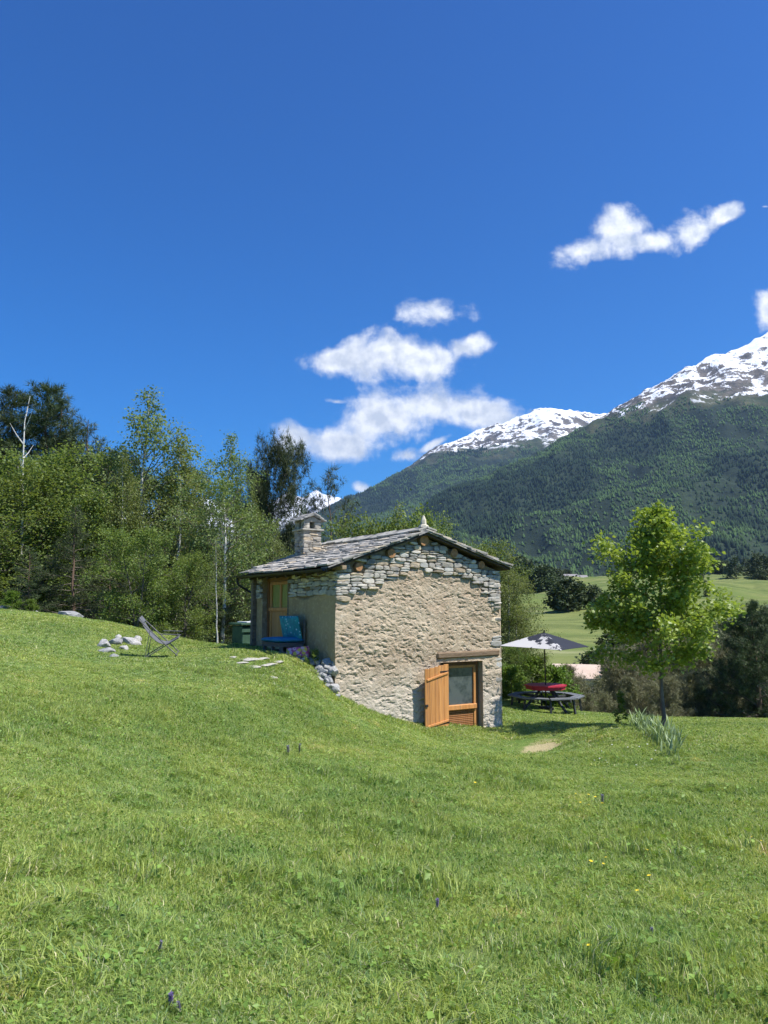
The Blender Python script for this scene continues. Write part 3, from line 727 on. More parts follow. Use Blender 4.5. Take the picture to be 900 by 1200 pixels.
for side in (0, 1):
    xa, xb = (XL, XR) if side == 0 else (XRR, XR)
    n_rows = 13 if side == 0 else 12
    sgn = 1 if side == 0 else -1
    slope = (ZRG-(ZEL if side == 0 else ZER))/abs(xb-xa); dn = np.array((sgn, 0, slope)); dn /= np.linalg.norm(dn)
    nr = np.array((-sgn*slope, 0, 1)); nr /= np.linalg.norm(nr)
    run = abs(xb-xa)/n_rows
    for i in range(n_rows):
        y = YF-r.uniform(0, .06)
        while y < YB:
            wd = r.uniform(.22, .62); wd = min(wd, YB+.04-y); L = run*r.uniform(1.35, 1.65)
            x0 = xa+sgn*(run*i-r.uniform(-.02, .05)); th = r.uniform(.022, .045)
            if wd > .1:
                ym = y+wd/2; base = np.array((x0, 0, float(rz(x0 if side == 0 else x0, ym))-.085+.045)); k = r.uniform(-.25, .25, 8)*.12
                tl = -.04+r.uniform(-.015, .02)       # lower end kicked up on the course below
                P_ = []
                for (u_, v_) in ((0+k[0]*.3, .004), (k[1]*.35, wd*.5), (k[2]*.35, wd-.004), (L*.5, wd-.002+k[3]*.1), (L, wd-.004), (L, .004), (L*.5, .002+k[4]*.1)):
                    q = base+dn*u_+nr*(.03*(1-u_/L)); P_.append((q[0], y+v_, q[2]))
                g_ = r.uniform(.75, 1.35); tn = (g_*1.02, g_, g_*.97) if r.random() < .8 else (g_*1.12, g_*1.0, g_*.82)
                slab(mb, P_ if side == 0 else P_[::-1], nr, th, tn)
            y += wd
# ridge cap slabs
y = YF-.02
while y < YB:
    wd = r.uniform(.3, .55)
    for sd_ in (-1, 1):
        q0 = np.array((XR-sd_*.02, y, ZRG+.035)); q1 = np.array((XR+sd_*.26, y, float(rz(XR+sd_*.26, y))+.03))
        nr = np.array((sd_*.33, 0, 1.)); nr /= np.linalg.norm(nr); g_ = r.uniform(.8, 1.35)
        P_ = [q0, q1, q1+(0, wd+.02, 0), q0+(0, wd+.02, 0)]
        slab(mb, [p+np.array((0, r.uniform(-.02, .02), r.uniform(-.01, .015))) for p in P_], nr, r.uniform(.025, .045), (g_, g_, g_*.96))
    y += wd
# stacked edge slabs along both verges of the gable
for (xa, xb) in ((XL+.05, XR), (XRR-.05, XR)):
    n_ = 9
    for i in range(n_):
        for lay in (0, 1):
            xx0 = xa+(xb-xa)*(i+r.uniform(-.1, .1)+lay*.4)/n_; xx1 = xx0+(xb-xa)/n_*1.15
            if (xx1-XR)*(xb-xa) > 0: xx1 = XR
            za, zb5 = float(rz(xx0))-.075+lay*.03, float(rz(xx1))-.065+lay*.03
            yf = YF-.01+r.uniform(-.03, .02); nr = np.array((0, 0, 1.)); g_ = r.uniform(.6, 1.1)
            slab(mb, [(xx0, yf, za), (xx1, yf+r.uniform(-.02, .02), zb5), (xx1, yf+.35, zb5), (xx0, yf+.35, za)], nr, .025, (g_,)*3)
mb.obj('roof_slabs', m_slab, roof_o)
# pale stone finial
mb = MB(); V = []; z0 = ZRG+.05; yc = YF+.17
for (rr2, zz2) in ((.13, 0), (.12, .05), (.075, .075), (.062, .19), (.02, .30), (.004, .305)):
    V += [(XR+rr2*cos(a_+.4), yc+rr2*sin(a_+.4), z0+zz2) for a_ in np.arange(6)*pi/3]
mb.add(V, [(L*6+i, L*6+(i+1) % 6, L*6+6+(i+1) % 6, L*6+6+i) for L in range(5) for i in range(6)]+[tuple(range(5, -1, -1)), tuple(range(30, 36))], (1.25, 1.2, 1.05))
mb.obj('finial', m_stone, roof_o)
# chimney: stone shaft, ledge, smoke holes, little slab roof
mb = MB(); r = np.random.default_rng(31)
cy_ = 4.1; wch = .29
cxl = 1.40; zb6 = float(rz(cxl-wch))-.15; ztc = 2.50+EYE; zled = 2.17+EYE
m_dkh = (.12, .12, .12)
mb.box((cxl, cy_, (zb6+zled)/2), (wch-.03, wch-.03, (zled-zb6)/2), t=(.55, .55, .55))
def chface(a, z, d, f):
    if f == 0: return (cxl+a, cy_-wch+.03-d, z)
    if f == 1: return (cxl-wch+.03-d, cy_+a, z)
    if f == 2: return (cxl+wch-.03+d, cy_+a, z)
    return (cxl+a, cy_+wch-.03+d, z)
for f in range(4):
    stone_field(mb, -wch+.02, wch-.02, zb6, zled-.02, lambda cx, cz, w, h: True, lambda a, z, d: chface(a, z, d, f), r, (.06, .12), (.1, .3), (.015, .04))
mb.box((cxl, cy_, zled), (wch+.05, wch+.05, .022), t=(1, 1, .97), bev=.008)
zt7 = ztc-.10
for (ax, ay, hx, hy) in ((-1, -1, .1, .1), (1, -1, .1, .1), (-1, 1, .1, .1), (1, 1, .1, .1)):
    mb.box((cxl+ax*(wch-.12), cy_+ay*(wch-.12), (zled+zt7)/2+.01), (.095, .095, (zt7-zled)/2-.012), t=(1.0, 1, .98), bev=.02)
for f in range(4):
    stone_field(mb, -wch+.02, wch-.02, zled+.03, zt7+.02, lambda cx, cz, w, h: abs(cx) > .13, lambda a, z, d: chface(a, z, d-.0, f), r, (.06, .11), (.1, .19), (.008, .02))
for ay in (-1, 1):
    yq = cy_+ay*(wch-.04)
    mb.add([(cxl-wch, yq-.03, zt7), (cxl+wch, yq-.03, zt7), (cxl, yq-.03, zt7+.16), (cxl-wch, yq+.03, zt7), (cxl+wch, yq+.03, zt7), (cxl, yq+.03, zt7+.16)], [(0, 1, 2), (5, 4, 3), (0, 3, 4, 1), (1, 4, 5, 2), (2, 5, 3, 0)], (.8, .8, .8))
mb.box((cxl, cy_, zt7+.004), (wch-.02, wch-.02, .015), t=(.6, .6, .6))
mb.box((cxl, cy_, (zled+zt7)/2), (.05, .05, (zt7-zled)/2-.02), t=(.15, .15, .15))
mb.t = [q*np.array((.80, .79, .77)) for q in mb.t]
ch = mb.obj('chimney', m_stone, roof_o)
mb = MB()
for sd_ in (-1, 1):
    for lay in range(3):
        q0 = np.array((cxl-sd_*.01, 0, zt7+.175+lay*.026)); q1 = np.array((cxl+sd_*(wch+.11-lay*.10), 0, zt7+.015+lay*.06))
        for (ya_, yb_) in ((cy_-wch-.08, cy_-.03), (cy_-.025, cy_+wch+.1)):
            nr = np.array((sd_*.5, 0, 1.)); nr /= np.linalg.norm(nr); g_ = r.uniform(.8, 1.2)
            slab(mb, [np.array((q[0], yv+r.uniform(-.02, .02), q[2])) for q, yv in ((q0, ya_), (q1, ya_), (q1, yb_), (q0, yb_))], nr, .026, (g_,)*3)
mb.obj('chimney_cap', m_slab, roof_o)
# gutter and downpipe
mb = MB(); ga = np.linspace(pi, 2*pi, 8); yg = np.linspace(YF+.02, YB+.02, 2)
xg, zg = XL-.045, float(rz(XL))-.085
V = [(xg+.055*cos(a_), y, zg+.055*sin(a_)+.004*k) for k, y in enumerate(yg) for a_ in ga]+[(xg+.049*cos(a_), y, zg+.049*sin(a_)+.004*k) for k, y in enumerate(yg) for a_ in ga]
n8 = 8; F = [(i, i+1, n8+i+1, n8+i) for i in range(7)]+[(2*n8+i, 3*n8+i, 3*n8+i+1, 2*n8+i+1) for i in range(7)]+[(0, n8, 3*n8, 2*n8), (7, 2*n8+7, 3*n8+7, n8+7)]
mb.add(V, F); gut = mb.obj('gutter', m_iron, roof_o, rec=False)
MB().tube([(xg, YB-.03, zg-.04), (xg, YB-.03, zg-.16), (xg+.03, YB-.04, zg-.24), (xg+.3, YB-.1, zg-.40), (-.04, YB-.33, zg-.5), (-.04, YB-.33, zg-1.0)], .032, 10).obj('downpipe', m_iron, roof_o)
MB().box((-.06, HL-.06, 1.4), (.06, .07, 1.05), t=(.9, .9, .9), bev=.01).obj('corner_post', m_old, hut)
# ================= vegetation =================
def rot_to(d, r, spread):
    """random direction within spread (radians) of d"""
    v = np.array(d)+r.normal(0, math.tan(min(spread, 1.4))*.6, 3); return v/np.linalg.norm(v)
LEAF = {  # outline in leaf space: x along the leaf, y across
 'oval': (np.array([(0, 0, 0), (.45, .34, .08), (1, 0, -.05), (.45, -.34, .08)]), np.array([(0, 1, 2), (0, 2, 3)])),
 'maple': (np.array([(0, 0, 0), (.25, .52, .02), (.52, .30, .06), (.62, .62, -.04), (.72, .2, .05), (1.05, 0, -.08), (.72, -.2, .05), (.62, -.62, -.04), (.52, -.30, .06), (.25, -.52, .02)]),
           np.array([(0, 1, 2), (0, 2, 4), (2, 3, 4), (0, 4, 6), (4, 5, 6), (0, 6, 8), (6, 7, 8), (0, 8, 9)])),
 'needles': (np.array([(0, 0, 0), (.05, .07, .02), (.9, .42, .25), (0, 0, 0), (.05, -.07, .02), (.9, -.42, .25), (0, -.05, 0), (0, .06, .03), (1.05, 0, .05), (0, 0, -.04), (0, .0, .06), (.55, .12, .75), (0, 0, .05), (0, .0, -.05), (.7, -.1, -.5)]),
             np.arange(15).reshape(5, 3)),
}
def leaves(P_, D_, size, kind, r, flat=.5, var=.3):
    tv, tf = LEAF[kind]; n = len(P_)
    D_ = D_/np.linalg.norm(D_, axis=1)[:, None]
    up = np.array((0, 0, 1.))+r.normal(0, flat, (n, 3)); sd = np.cross(up, D_); sd /= np.linalg.norm(sd, axis=1)[:, None]+1e-9
    nn = np.cross(D_, sd); s = (size*r.uniform(1-var, 1+var, n))[:, None, None]
    V = P_[:, None]+s*(tv[None, :, :1]*D_[:, None]+tv[None, :, 1:2]*sd[:, None]+tv[None, :, 2:]*nn[:, None])
    F = (np.arange(n)[:, None, None]*len(tv)+tf[None]).reshape(-1, 3)
    return V.reshape(-1, 3), F, len(tv)
def grow(name, seed, H_, cb, env, nb, lk, lsz, nleaf, m_bark, m_leaf, el=(15, 60), droop=-.1, trunk_r=.1, ns=8, sl=.4, lean=0.0, wob=.03, nspread=.14, tw=.6, flat=.6, tint=None, stems=1, inner=.25, sub=True, leafdown=.0):
    """tapered trunk, limbs and side twigs; leaf-sized faces along the twigs. returns Empty with trunk + crown"""
    r = np.random.default_rng(seed); br = []; LP, LD = [], []
    for st in range(stems):
        n = 12; zz = np.linspace(0, 1, n); base = np.array((r.normal(0, .12*(stems > 1)*H_*.1), r.normal(0, .1*(stems > 1)*H_*.1), 0))
        ln = lean+(r.normal(0, .12) if stems > 1 else 0); az0 = r.uniform(0, 6.28)
        wx = np.cumsum(r.normal(0, wob, n))*H_*.18; wy = np.cumsum(r.normal(0, wob, n))*H_*.18
        tp = np.stack([base[0]+wx-wx[0]+ln*cos(az0)*zz*H_, base[1]+wy-wy[0]+ln*sin(az0)*zz*H_, zz*H_*.97], -1)
        br.append((tp, trunk_r*(1-zz*.93)*(1+.5*np.exp(-zz*30)), 8))
        for i in range(nb//stems):
            q = cb+(1-cb)*((i+r.random())/(nb//stems)); q = min(q, .985)
            b0 = np.array([np.interp(q, zz, tp[:, k]) for k in range(3)])
            az = i*2.39996+r.normal(0, .5); t_ = (q-cb)/(1-cb)
            L = env(t_)*H_*r.uniform(.72, 1.12); e = R(el[0]+(el[1]-el[0])*t_+r.normal(0, 8))
            d = np.array((cos(az)*cos(e), sin(az)*cos(e), sin(e))); m = 6; ss = np.linspace(0, 1, m)
            bp_ = b0+d*L*ss[:, None]; bp_[:, 2] += droop*L*ss**2; bp_ += np.cumsum(r.normal(0, .03*L, (m, 3)), 0)*(ss > 0)[:, None]
            rb = trunk_r*(1-q*.85)*.42; br.append((bp_, rb*(1-ss*.85), 5))
            for j in range(ns):
                s_ = inner+(1-inner)*(j+r.random())/ns
                c0 = np.array([np.interp(s_, ss, bp_[:, k]) for k in range(3)]); dd = rot_to(d, r, 1.0)
                dd[2] = dd[2]*.7+.1; l2 = L*sl*(1.1-.6*s_)*r.uniform(.6, 1.3)
                c1 = c0+dd*l2; c1[2] += droop*l2*.8; cm = (c0+c1)/2+r.normal(0, .05*l2, 3)
                if sub: br.append((np.array((c0, cm, c1)), rb*.3*np.array((1, .7, .3)), 3))
                k_ = max(1, int(nleaf*r.uniform(.5, 1.5)*min(1.25, .12+L/(.26*H_))*(1-.55*max(t_, 0)**3))); w_ = r.random(k_)**tw
                pp = c0+(c1-c0)*w_[:, None]; pp += r.normal(0, nspread*min(1, l2/.5+.4), (k_, 3)); LP.append(pp)
                od = dd+r.normal(0, .6, (k_, 3)); od[:, 2] += leafdown; LD.append(od)
    LP, LD = np.concatenate(LP), np.concatenate(LD)
    LP[:, 2] = np.maximum(LP[:, 2], .04)
    V, F, kv = leaves(LP, LD, lsz, lk, r, flat)
    tc_ = r.random(len(LP)) if tint is None else tint(LP, r)
    T3 = np.repeat(np.stack([tc_]*3, -1), kv, 0)
    root = empty(name, (0, 0, 0))
    Vb, Fb, nn_ = [], [], 0
    mi = []
    for (p_, rr_, k_) in br:
        v, f = tube(p_, rr_, k_); mi += [0 if k_ == 8 else 1]*len(f); Vb.append(v); Fb.append(f+nn_); nn_ += len(v)
    tr = fmesh('trunk', np.concatenate(Vb), np.concatenate(Fb), [m_bark, b_grey], root, smooth=True, midx=mi)
    cr = fmesh('crown', V, F, m_leaf, root, tint=T3)
    _tree_kids[root.name] = [tr, cr]; root['_h'] = float(LP[:, 2].max()); root['_n'] = len(F)
    root['_w'] = float(np.percentile(np.hypot(LP[:, 0]-tp[5, 0], LP[:, 1]-tp[5, 1]), 97))
    return root
used = set()
def plant(tpl, u, vtop, d, ws=1.0, rz=None, label='', cat='tree', group=None, hmin=None, sink=.1, vb=None):
    p = P(u, vtop, d)
    if vb is not None: p = np.array((P(u, vb, d)[0], d, p[2]))
    g_ = float(H(p[0], p[1])); h = p[2]-g_ if hmin is None else hmin
    s = h/tpl['_h']
    if tpl.name in used:
        nm = tpl.name; c = tpl.copy(); COL.objects.link(c)
        for ch in _tree_kids[nm]:
            q = ch.copy(); COL.objects.link(q); q.parent = c
    else: c = tpl; used.add(tpl.name)
    for k_ in ('label', 'category', 'group'):
        if k_ in c: del c[k_]
    c.location = (p[0], p[1], g_-sink*s); c.scale = (s*ws, s*ws, s); c.rotation_euler = (0, 0, random.uniform(0, 6.28) if rz is None else rz)
    tag(c, label, cat, group); return c

b_birch = mat('birch_bark', (.55, .54, .50), (.72, .70, .66), 4, .8, .004, 30, c3=(.10, .09, .08), sc3=6, stretch=(1, 1, 2.5))
b_grey = mat('grey_bark', (.12, .10, .085), (.20, .17, .14), 8, .9, .01, 20, stretch=(1, 1, .4))
b_pine = mat('pine_bark', (.11, .075, .055), (.20, .13, .09), 8, .9, .01, 20, stretch=(1, 1, .4))
l_birch = leafmat('birch_leaves', (.132, .190, .060), (.265, .320, .115), .42)
l_broad = leafmat('broadleaf_leaves', (.108, .168, .042), (.245, .318, .085), .42)
l_maple = leafmat('maple_leaves', (.175, .275, .034), (.345, .445, .09), .42, .42, .03, .4)
l_pine = leafmat('pine_needles', (.040, .062, .028), (.095, .125, .052), .12, .6)
l_spruce = leafmat('fir_needles', (.042, .066, .032), (.115, .150, .062), .10, .6)
l_jun = leafmat('scrubby_pine_needles', (.14, .15, .08), (.33, .32, .19), .2, .7)
l_lime = leafmat('bright_shrub_leaves', (.10, .17, .025), (.20, .28, .055), .4)
l_iris = leafmat('iris_leaves', (.20, .27, .10), (.36, .43, .22), .25, .45, .05, .4)

eB = lambda t: .30*math.sin(min(1, t*1.05+.12)*pi)**.7*(1-.2*t)+.055
eR = lambda t: .42*(math.sin(min(1, t*.92+.10)*pi)**.6)+.03
eP = lambda t: .30*(1-t)**.75+.03
eS = lambda t: .30*(1-t)**.55*(.5+.8*abs(math.sin(t*9)))+.06

T_birchA = grow('birch_tree', 1, 9.0, .14, eB, 54, 'oval', .085, 46, b_birch, l_birch, (25, 62), -.22, .10, 9, .42, wob=.035, nspread=.17, leafdown=-.4)
T_birchB = grow('birch_tree', 2, 9.0, .10, eB, 58, 'oval', .085, 46, b_birch, l_birch, (20, 60), -.3, .09, 9, .45, wob=.05, nspread=.18, leafdown=-.5)
T_broadA = grow('broadleaf_tree', 3, 7.0, .05, eR, 52, 'oval', .11, 44, b_grey, l_broad, (5, 66), -.12, .11, 9, .45, nspread=.17)
T_broadB = grow('broadleaf_tree', 4, 7.0, .04, eR, 52, 'oval', .128, 40, b_grey, l_broad, (0, 70), -.1, .10, 9, .5, nspread=.19, stems=2)
T_pineA = grow('pine_tree', 5, 11.0, .12, eP, 70, 'needles', .28, 26, b_pine, l_pine, (-5, 40), .12, .14, 10, .42, nspread=.10, flat=.3)
T_pineB = grow('pine_tree', 6, 11.0, .36, eS, 56, 'needles', .30, 34, b_pine, l_pine, (0, 45), .14, .13, 10, .42, nspread=.14, flat=.3)
T_pineC = grow('pine_tree', 14, 9.0, .30, lambda t: .17*(1-t)**.6*(.75+.5*abs(math.sin(t*11)))+.03, 34, 'needles', .24, 15, b_pine, l_pine, (0, 40), .12, .09, 8, .40, nspread=.10, flat=.3)
T_fir = grow('fir_tree', 7, 8.0, .04, lambda t: .27*(1-t)**.8+.02, 70, 'needles', .17, 16, b_pine, l_spruce, (-12, 25), .06, .11, 10, .36, nspread=.08, flat=.3)
T_thin = grow('birch_tree', 8, 8.0, .30, lambda t: .13*math.sin(min(1, t+.15)*pi)+.03, 26, 'oval', .09, 20, b_birch, l_birch, (25, 60), -.2, .06, 6, .5, wob=.03, lean=.05, nspread=.14)
T_bush = grow('bush', 9, 2.6, .02, lambda t: .55*math.sin(min(1, t*.85+.22)*pi)**.5, 44, 'needles', .15, 17, b_grey, l_jun, (5, 75), .1, .05, 9, .5, nspread=.09, stems=3, flat=.5)
T_bush2 = grow('bush', 10, 2.6, .02, lambda t: .48*(1-t)**.4, 44, 'needles', .17, 17, b_grey, l_jun, (8, 70), .15, .05, 9, .5, nspread=.09, stems=2, flat=.5)
T_shrub = grow('shrub', 12, 1.6, .02, lambda t: .5*math.sin(min(1, t*.85+.2)*pi)**.6, 34, 'oval', .075, 26, b_grey, l_lime, (10, 75), 0, .02, 8, .5, nspread=.07, stems=3)
T_dark = grow('scrub_pine', 13, 4.6, .10, lambda t: .40*(1-t)**.85+.035, 64, 'needles', .15, 24, b_pine, l_spruce, (-2, 50), .30, .11, 10, .38, nspread=.07, flat=.3)

L = 'trees at the edge of the lawn on the left'
plant(T_pineA, 12, 452, 45, 1.35, label='dark pine at the far left edge rising above the light green tree', group=L)
plant(T_pineA, 53, 447, 44, 1.25, label='tall dark pine right of the bare white snag', group=L)
plant(T_fir, 80, 457, 43, 1.1, label='dark pine with the second highest top behind the left trees', group=L)
plant(T_fir, 104, 492, 42, 1.2, label='lower dark pine standing just left of the tallest birch', group=L)
plant(T_pineB, 130, 520, 41, 1.5, label='dark pine hidden behind the tallest birch', group=L)
plant(T_pineA, 218, 545, 40, 1.3, label='dark pine filling the gap right of the tallest birch', group=L)
plant(T_pineA, -30, 470, 42, 1.3, label='dark pine cut by the left edge of the picture', group=L)
plant(T_broadA, 56, 505, 32, 1.12, label='broad light green tree at the left with rounded crown', group=L)
plant(T_broadB, -12, 530, 29, 1.15, label='light green broadleaf tree cut by the left picture edge', group=L)
plant(T_broadA, 100, 560, 31, 1.0, label='middle sized broadleaf tree behind the dark fir', group=L)
plant(T_birchA, 167, 449, 33, 1.0, rz=1.0, label='tallest birch with pale trunk and airy top', group=L)
plant(T_birchB, 205, 505, 32, .95, label='birch leaning on the right side of the tallest birch', group=L)
plant(T_birchB, 140, 520, 31, .8, label='slender birch in front of the dark pines', group=L)
plant(T_broadB, 165, 610, 25.5, 1.0, label='low bright leafy tree directly behind the deck chair', group=L)
plant(T_broadB, 218, 640, 26.5, .9, label='low leafy tree between the deck chair and the thin birch', group=L)
plant(T_birchA, 268, 500, 29, .85, rz=2.5, label='birch with long white trunk left of the hut chimney', group=L)
plant(T_birchB, 293, 560, 31, .6, label='shorter birch close behind the hut eave', group=L)
plant(T_birchA, 318, 605, 34, .6, label='small birch between scots pine and chimney', group=L)
plant(T_pineB, 318, 504, 42, .62, rz=.6, label='scots pine with layered dark crown above the hut chimney', group=L)
plant(T_fir, 92, 590, 27, 1.2, label='dark fir in the shade left of the bright leafy tree', group=L)
plant(T_fir, 40, 640, 26.5, 1.3, label='small dark fir near the left rocks', group=L)
plant(T_fir, 245, 625, 29, 1.3, label='dark fir behind the thin leaning birch', group=L)
plant(T_fir, 10, 620, 30, 1.3, label='dark fir low at the left picture edge', group=L)
plant(T_fir, 135, 640, 29, 1.4, label='dark low fir hidden behind the leafy tree', group=L)
plant(T_fir, 195, 625, 30, 1.4, label='dark low fir behind the deck chair tree', group=L)
plant(T_fir, 290, 640, 30, 1.2, label='dark low fir beside the back corner of the hut', group=L)
plant(T_thin, 258, 628, 23.5, 1.0, rz=2.0, label='thin leaning birch with bare white lower trunk beside the hut', group=L)
plant(T_pineC, 349, 557, 52, .75, rz=1.0, label='small pine standing against the snowy range behind the chimney', group='pines behind the hut')
plant(T_pineC, 393, 545, 52, .85, rz=3.0, label='small pine on the skyline right of the chimney', group='pines behind the hut')
B_ = 'light green trees behind the hut roof'
for i, (u, v, d, w, lb) in enumerate([(408, 606, 36, .6, 'light green tree right behind the chimney'), (434, 582, 36, .8, 'tallest light green birch behind the roof slope'), (462, 584, 35, .9, 'light green tree behind the middle of the roof'), (490, 577, 36, .85, 'light green birch behind the stone finial'), (517, 598, 34, .85, 'light green tree right of the finial'), (372, 624, 34, .6, 'light green tree low behind the chimney')]):
    plant((T_birchB, T_broadA)[i % 2], u, v, d, w, label=lb, group=B_)
C_ = 'leafy trees on the right side of the hut'
plant(T_broadA, 566, 616, 29, .75, label='pale birch showing over the right roof eave', group=C_)
plant(T_birchB, 597, 642, 28, .85, label='pale columnar birch right of the hut wall', group=C_)
plant(T_birchB, 608, 690, 28, .9, label='leafy birch behind the parasol', group=C_)
plant(T_broadA, 600, 745, 27, .8, label='round leafy tree under the pale birch', group=C_)
plant(T_shrub, 600, 775, 25.6, 1.0, label='bright green shrub at the right foot of the hut', cat='shrub')
plant(T_shrub, 625, 762, 27.5, 1.2, label='green shrub behind the red table', cat='shrub')
plant(T_shrub, 655, 775, 27.5, 1.0, label='loose green shrub right behind the parasol pole', cat='shrub')
def snag(u, vtop, d, label):
    p = P(u, vtop, d); g_ = float(H(p[0], p[1])); h = p[2]-g_; rs = np.random.default_rng(3)
    root = empty('dead_tree', (p[0], p[1], g_-.1), 0, label, 'tree', L); zz = np.linspace(0, 1, 10)
    tp = np.stack([np.cumsum(rs.normal(0, .05, 10)), np.cumsum(rs.normal(0, .05, 10)), zz*h], -1); MB().tube(tp, .09*(1-zz*.85), 8).obj('trunk', b_birch, root)
    for i in range(7):
        q = .55+.42*i/7; b0 = np.array([np.interp(q, zz, tp[:, k_]) for k_ in range(3)]); a_ = i*2.4; d_ = np.array((cos(a_)*.6, sin(a_)*.6, .8))*rs.uniform(.5, 1.0)
        MB().tube([b0, b0+d_*.5, b0+d_+(0, 0, .1)], [.025, .018, .006], 5).obj('branch', b_birch, root)
snag(38, 462, 30.5, 'bare white dead birch standing among the leafy trees at the far left')
# scrub below the lawn
D_ = 'grey green scrub bushes beyond the lawn edge'
sc_ = [(640, 778, 30, .9), (662, 776, 28.5, .85), (684, 786, 30, .7), (722, 752, 33, .75), (738, 760, 31, .8), (765, 740, 36, 1.0), (790, 735, 33, .9), (812, 745, 31, .9), (830, 738, 36, 1.0), (855, 752, 32, 1.), (880, 742, 38, 1.1), (905, 745, 33, 1.1), (706, 806, 28.5, .8), (735, 790, 28.5, .8), (775, 785, 28, .9), (810, 780, 28.5, .9), (840, 785, 29, .9), (940, 760, 30, 1.1), (800, 722, 44, 1.1), (770, 728, 44, 1.1), (845, 722, 48, 1.1), (690, 812, 28, .7)]
for i, (u, v, d, w) in enumerate(sc_):
    plant((T_bush, T_bush2)[i % 2], u, v, d, w*1.05, label='grey green scrubby bush in the dense thicket behind the young maple', cat='bush', group=D_)
plant(T_dark, 880, 700, 27.5, 1.0, rz=.3, label='dark pine with upright candle top at the right picture edge')
plant(T_dark, 842, 768, 29.5, .7, label='smaller dark pine left of the candle topped pine')
plant(T_dark, 925, 690, 30, 1.0, label='dark pine cut by the right picture edge')
plant(T_shrub, 14, 690, 23.4, 1.1, label='sparse yellow green shrub by the rocks at the far left', cat='shrub')
plant(T_shrub, 38, 700, 23.6, 1.0, label='small dry shrub right of the far left shrub', cat='shrub')
# the young maple
def mt(LP, r):
    return np.clip(r.random(len(LP))*.6+.25*fbm(LP[:, 0]*1.5, LP[:, 1]*1.5, LP[:, 2]*1.5, o=2)+.2, 0, 1)
T_maple = grow('young_maple_tree', 41, 5.6, .31, lambda t: (.29*math.sin(min(1, t*.74+.26)*pi)**.7+.02)*random.uniform(.72, 1.22), 54, 'maple', .092, 38, b_grey, l_maple, (14, 66), -.02, .055, 9, .48, wob=.02, nspread=.11, flat=.75, tint=mt, inner=.2, leafdown=-.3)
mp = plant(T_maple, 777, 583, 18.9, 1.0, vb=850, rz=3.5, label='young bright green maple with slender dark trunk on the lawn')
T_low = grow('young_tree', 42, 1.2, .05, lambda t: .22*math.sin(min(1, t*.8+.2)*pi), 14, 'oval', .085, 12, b_grey, l_lime, (30, 75), 0, .012, 5, .5, nspread=.06)
plant(T_low, 727, 806, 19.9, .9, label='little light green sapling left of the maple trunk')
# valley trees: light meshes
T_far = grow('valley_tree', 43, 9, .05, lambda t: .42*math.sin(min(1, t*.9+.14)*pi)**.5, 26, 'oval', .85, 9, b_grey, l_pine, (5, 65), 0, .25, 6, .5, nspread=.5, sub=False)
T_far2 = grow('valley_tree', 44, 12, .05, lambda t: .26*(1-t)**.7+.04, 30, 'oval', .8, 8, b_grey, l_pine, (-5, 40), 0, .25, 6, .5, nspread=.4, sub=False)
r = np.random.default_rng(55)
E_ = 'dark trees along the far field edge'
for i in range(48):
    u = r.uniform(842, 1010); d = r.uniform(470, 560); plant((T_far, T_far2)[i % 2], u, 0, d, r.uniform(.9, 1.4), hmin=r.uniform(12, 24)*(.75 if u < 860 else 1), label='dark tree in the grove on the far edge of the green field', group=E_)
for i in range(26):
    u = r.uniform(592, 648); d = r.uniform(430, 560); plant((T_far, T_far2)[i % 2], u, 0, d, r.uniform(1, 1.5), hmin=r.uniform(7, 11)+(648-u)*.16, label='dark tree on the wooded rise left of the white houses', group='trees on the wooded rise')
for i in range(16):
    u = r.uniform(625, 900); d = r.uniform(120, 330); plant(T_far, u, 0, d, r.uniform(1.2, 2.2), hmin=r.uniform(1.5, 3.2), label='small low bush dotted over the green field', cat='bush', group='small bushes in the field')
for i in range(44):
    u = r.uniform(596, 712); d = r.uniform(640, 900); u2 = u if not 648 < u < 690 else u+45
    plant((T_far, T_far2)[i % 2], u2, 0, d, r.uniform(1, 1.7), hmin=r.uniform(6, 12), label='small dark tree in the line at the foot of the mountain', group='tree line at the mountain foot')
for i in range(22):
    u = r.uniform(700, 850); d = r.uniform(480, 800); plant((T_far, T_far2)[i % 2], u, 0, d, r.uniform(1, 1.6), hmin=r.uniform(8, 15), label='small dark tree in the line behind the maple crown', group='tree line at the mountain foot')
F_ = 'dark bushes in the middle of the field'
for (u, d, h, w) in [(634, 205, 7.5, 1.2), (645, 200, 9, 1.3), (657, 204, 7.5, 1.2), (640, 214, 8, 1.3), (673, 202, 6.5, 1.2), (684, 206, 5, 1.2)]:
    plant(T_far, u, 0, d, w, hmin=h, label='round dark bush in the clump in the green field', cat='bush', group=F_)
plant(T_far, 861, 0, 240, 1.5, hmin=4.2, label='single round bush in the right green field', cat='bush')
plant(T_far, 890, 0, 300, 2.2, hmin=6, label='low wide bush near the right edge of the field', cat='bush')
for i, (u, d, h) in enumerate([(700, 90, 5), (720, 105, 6), (740, 95, 6), (735, 130, 7), (685, 120, 4), (755, 110, 7), (770, 100, 6), (790, 90, 6), (815, 96, 6), (830, 120, 7), (668, 85, 4), (708, 78, 4.5), (730, 74, 5), (850, 100, 7), (880, 95, 7)]):
    plant(T_far, u, 0, d, 1.3, hmin=h, label='rounded green tree on the slope below the lawn', group='trees on the slope below the lawn')
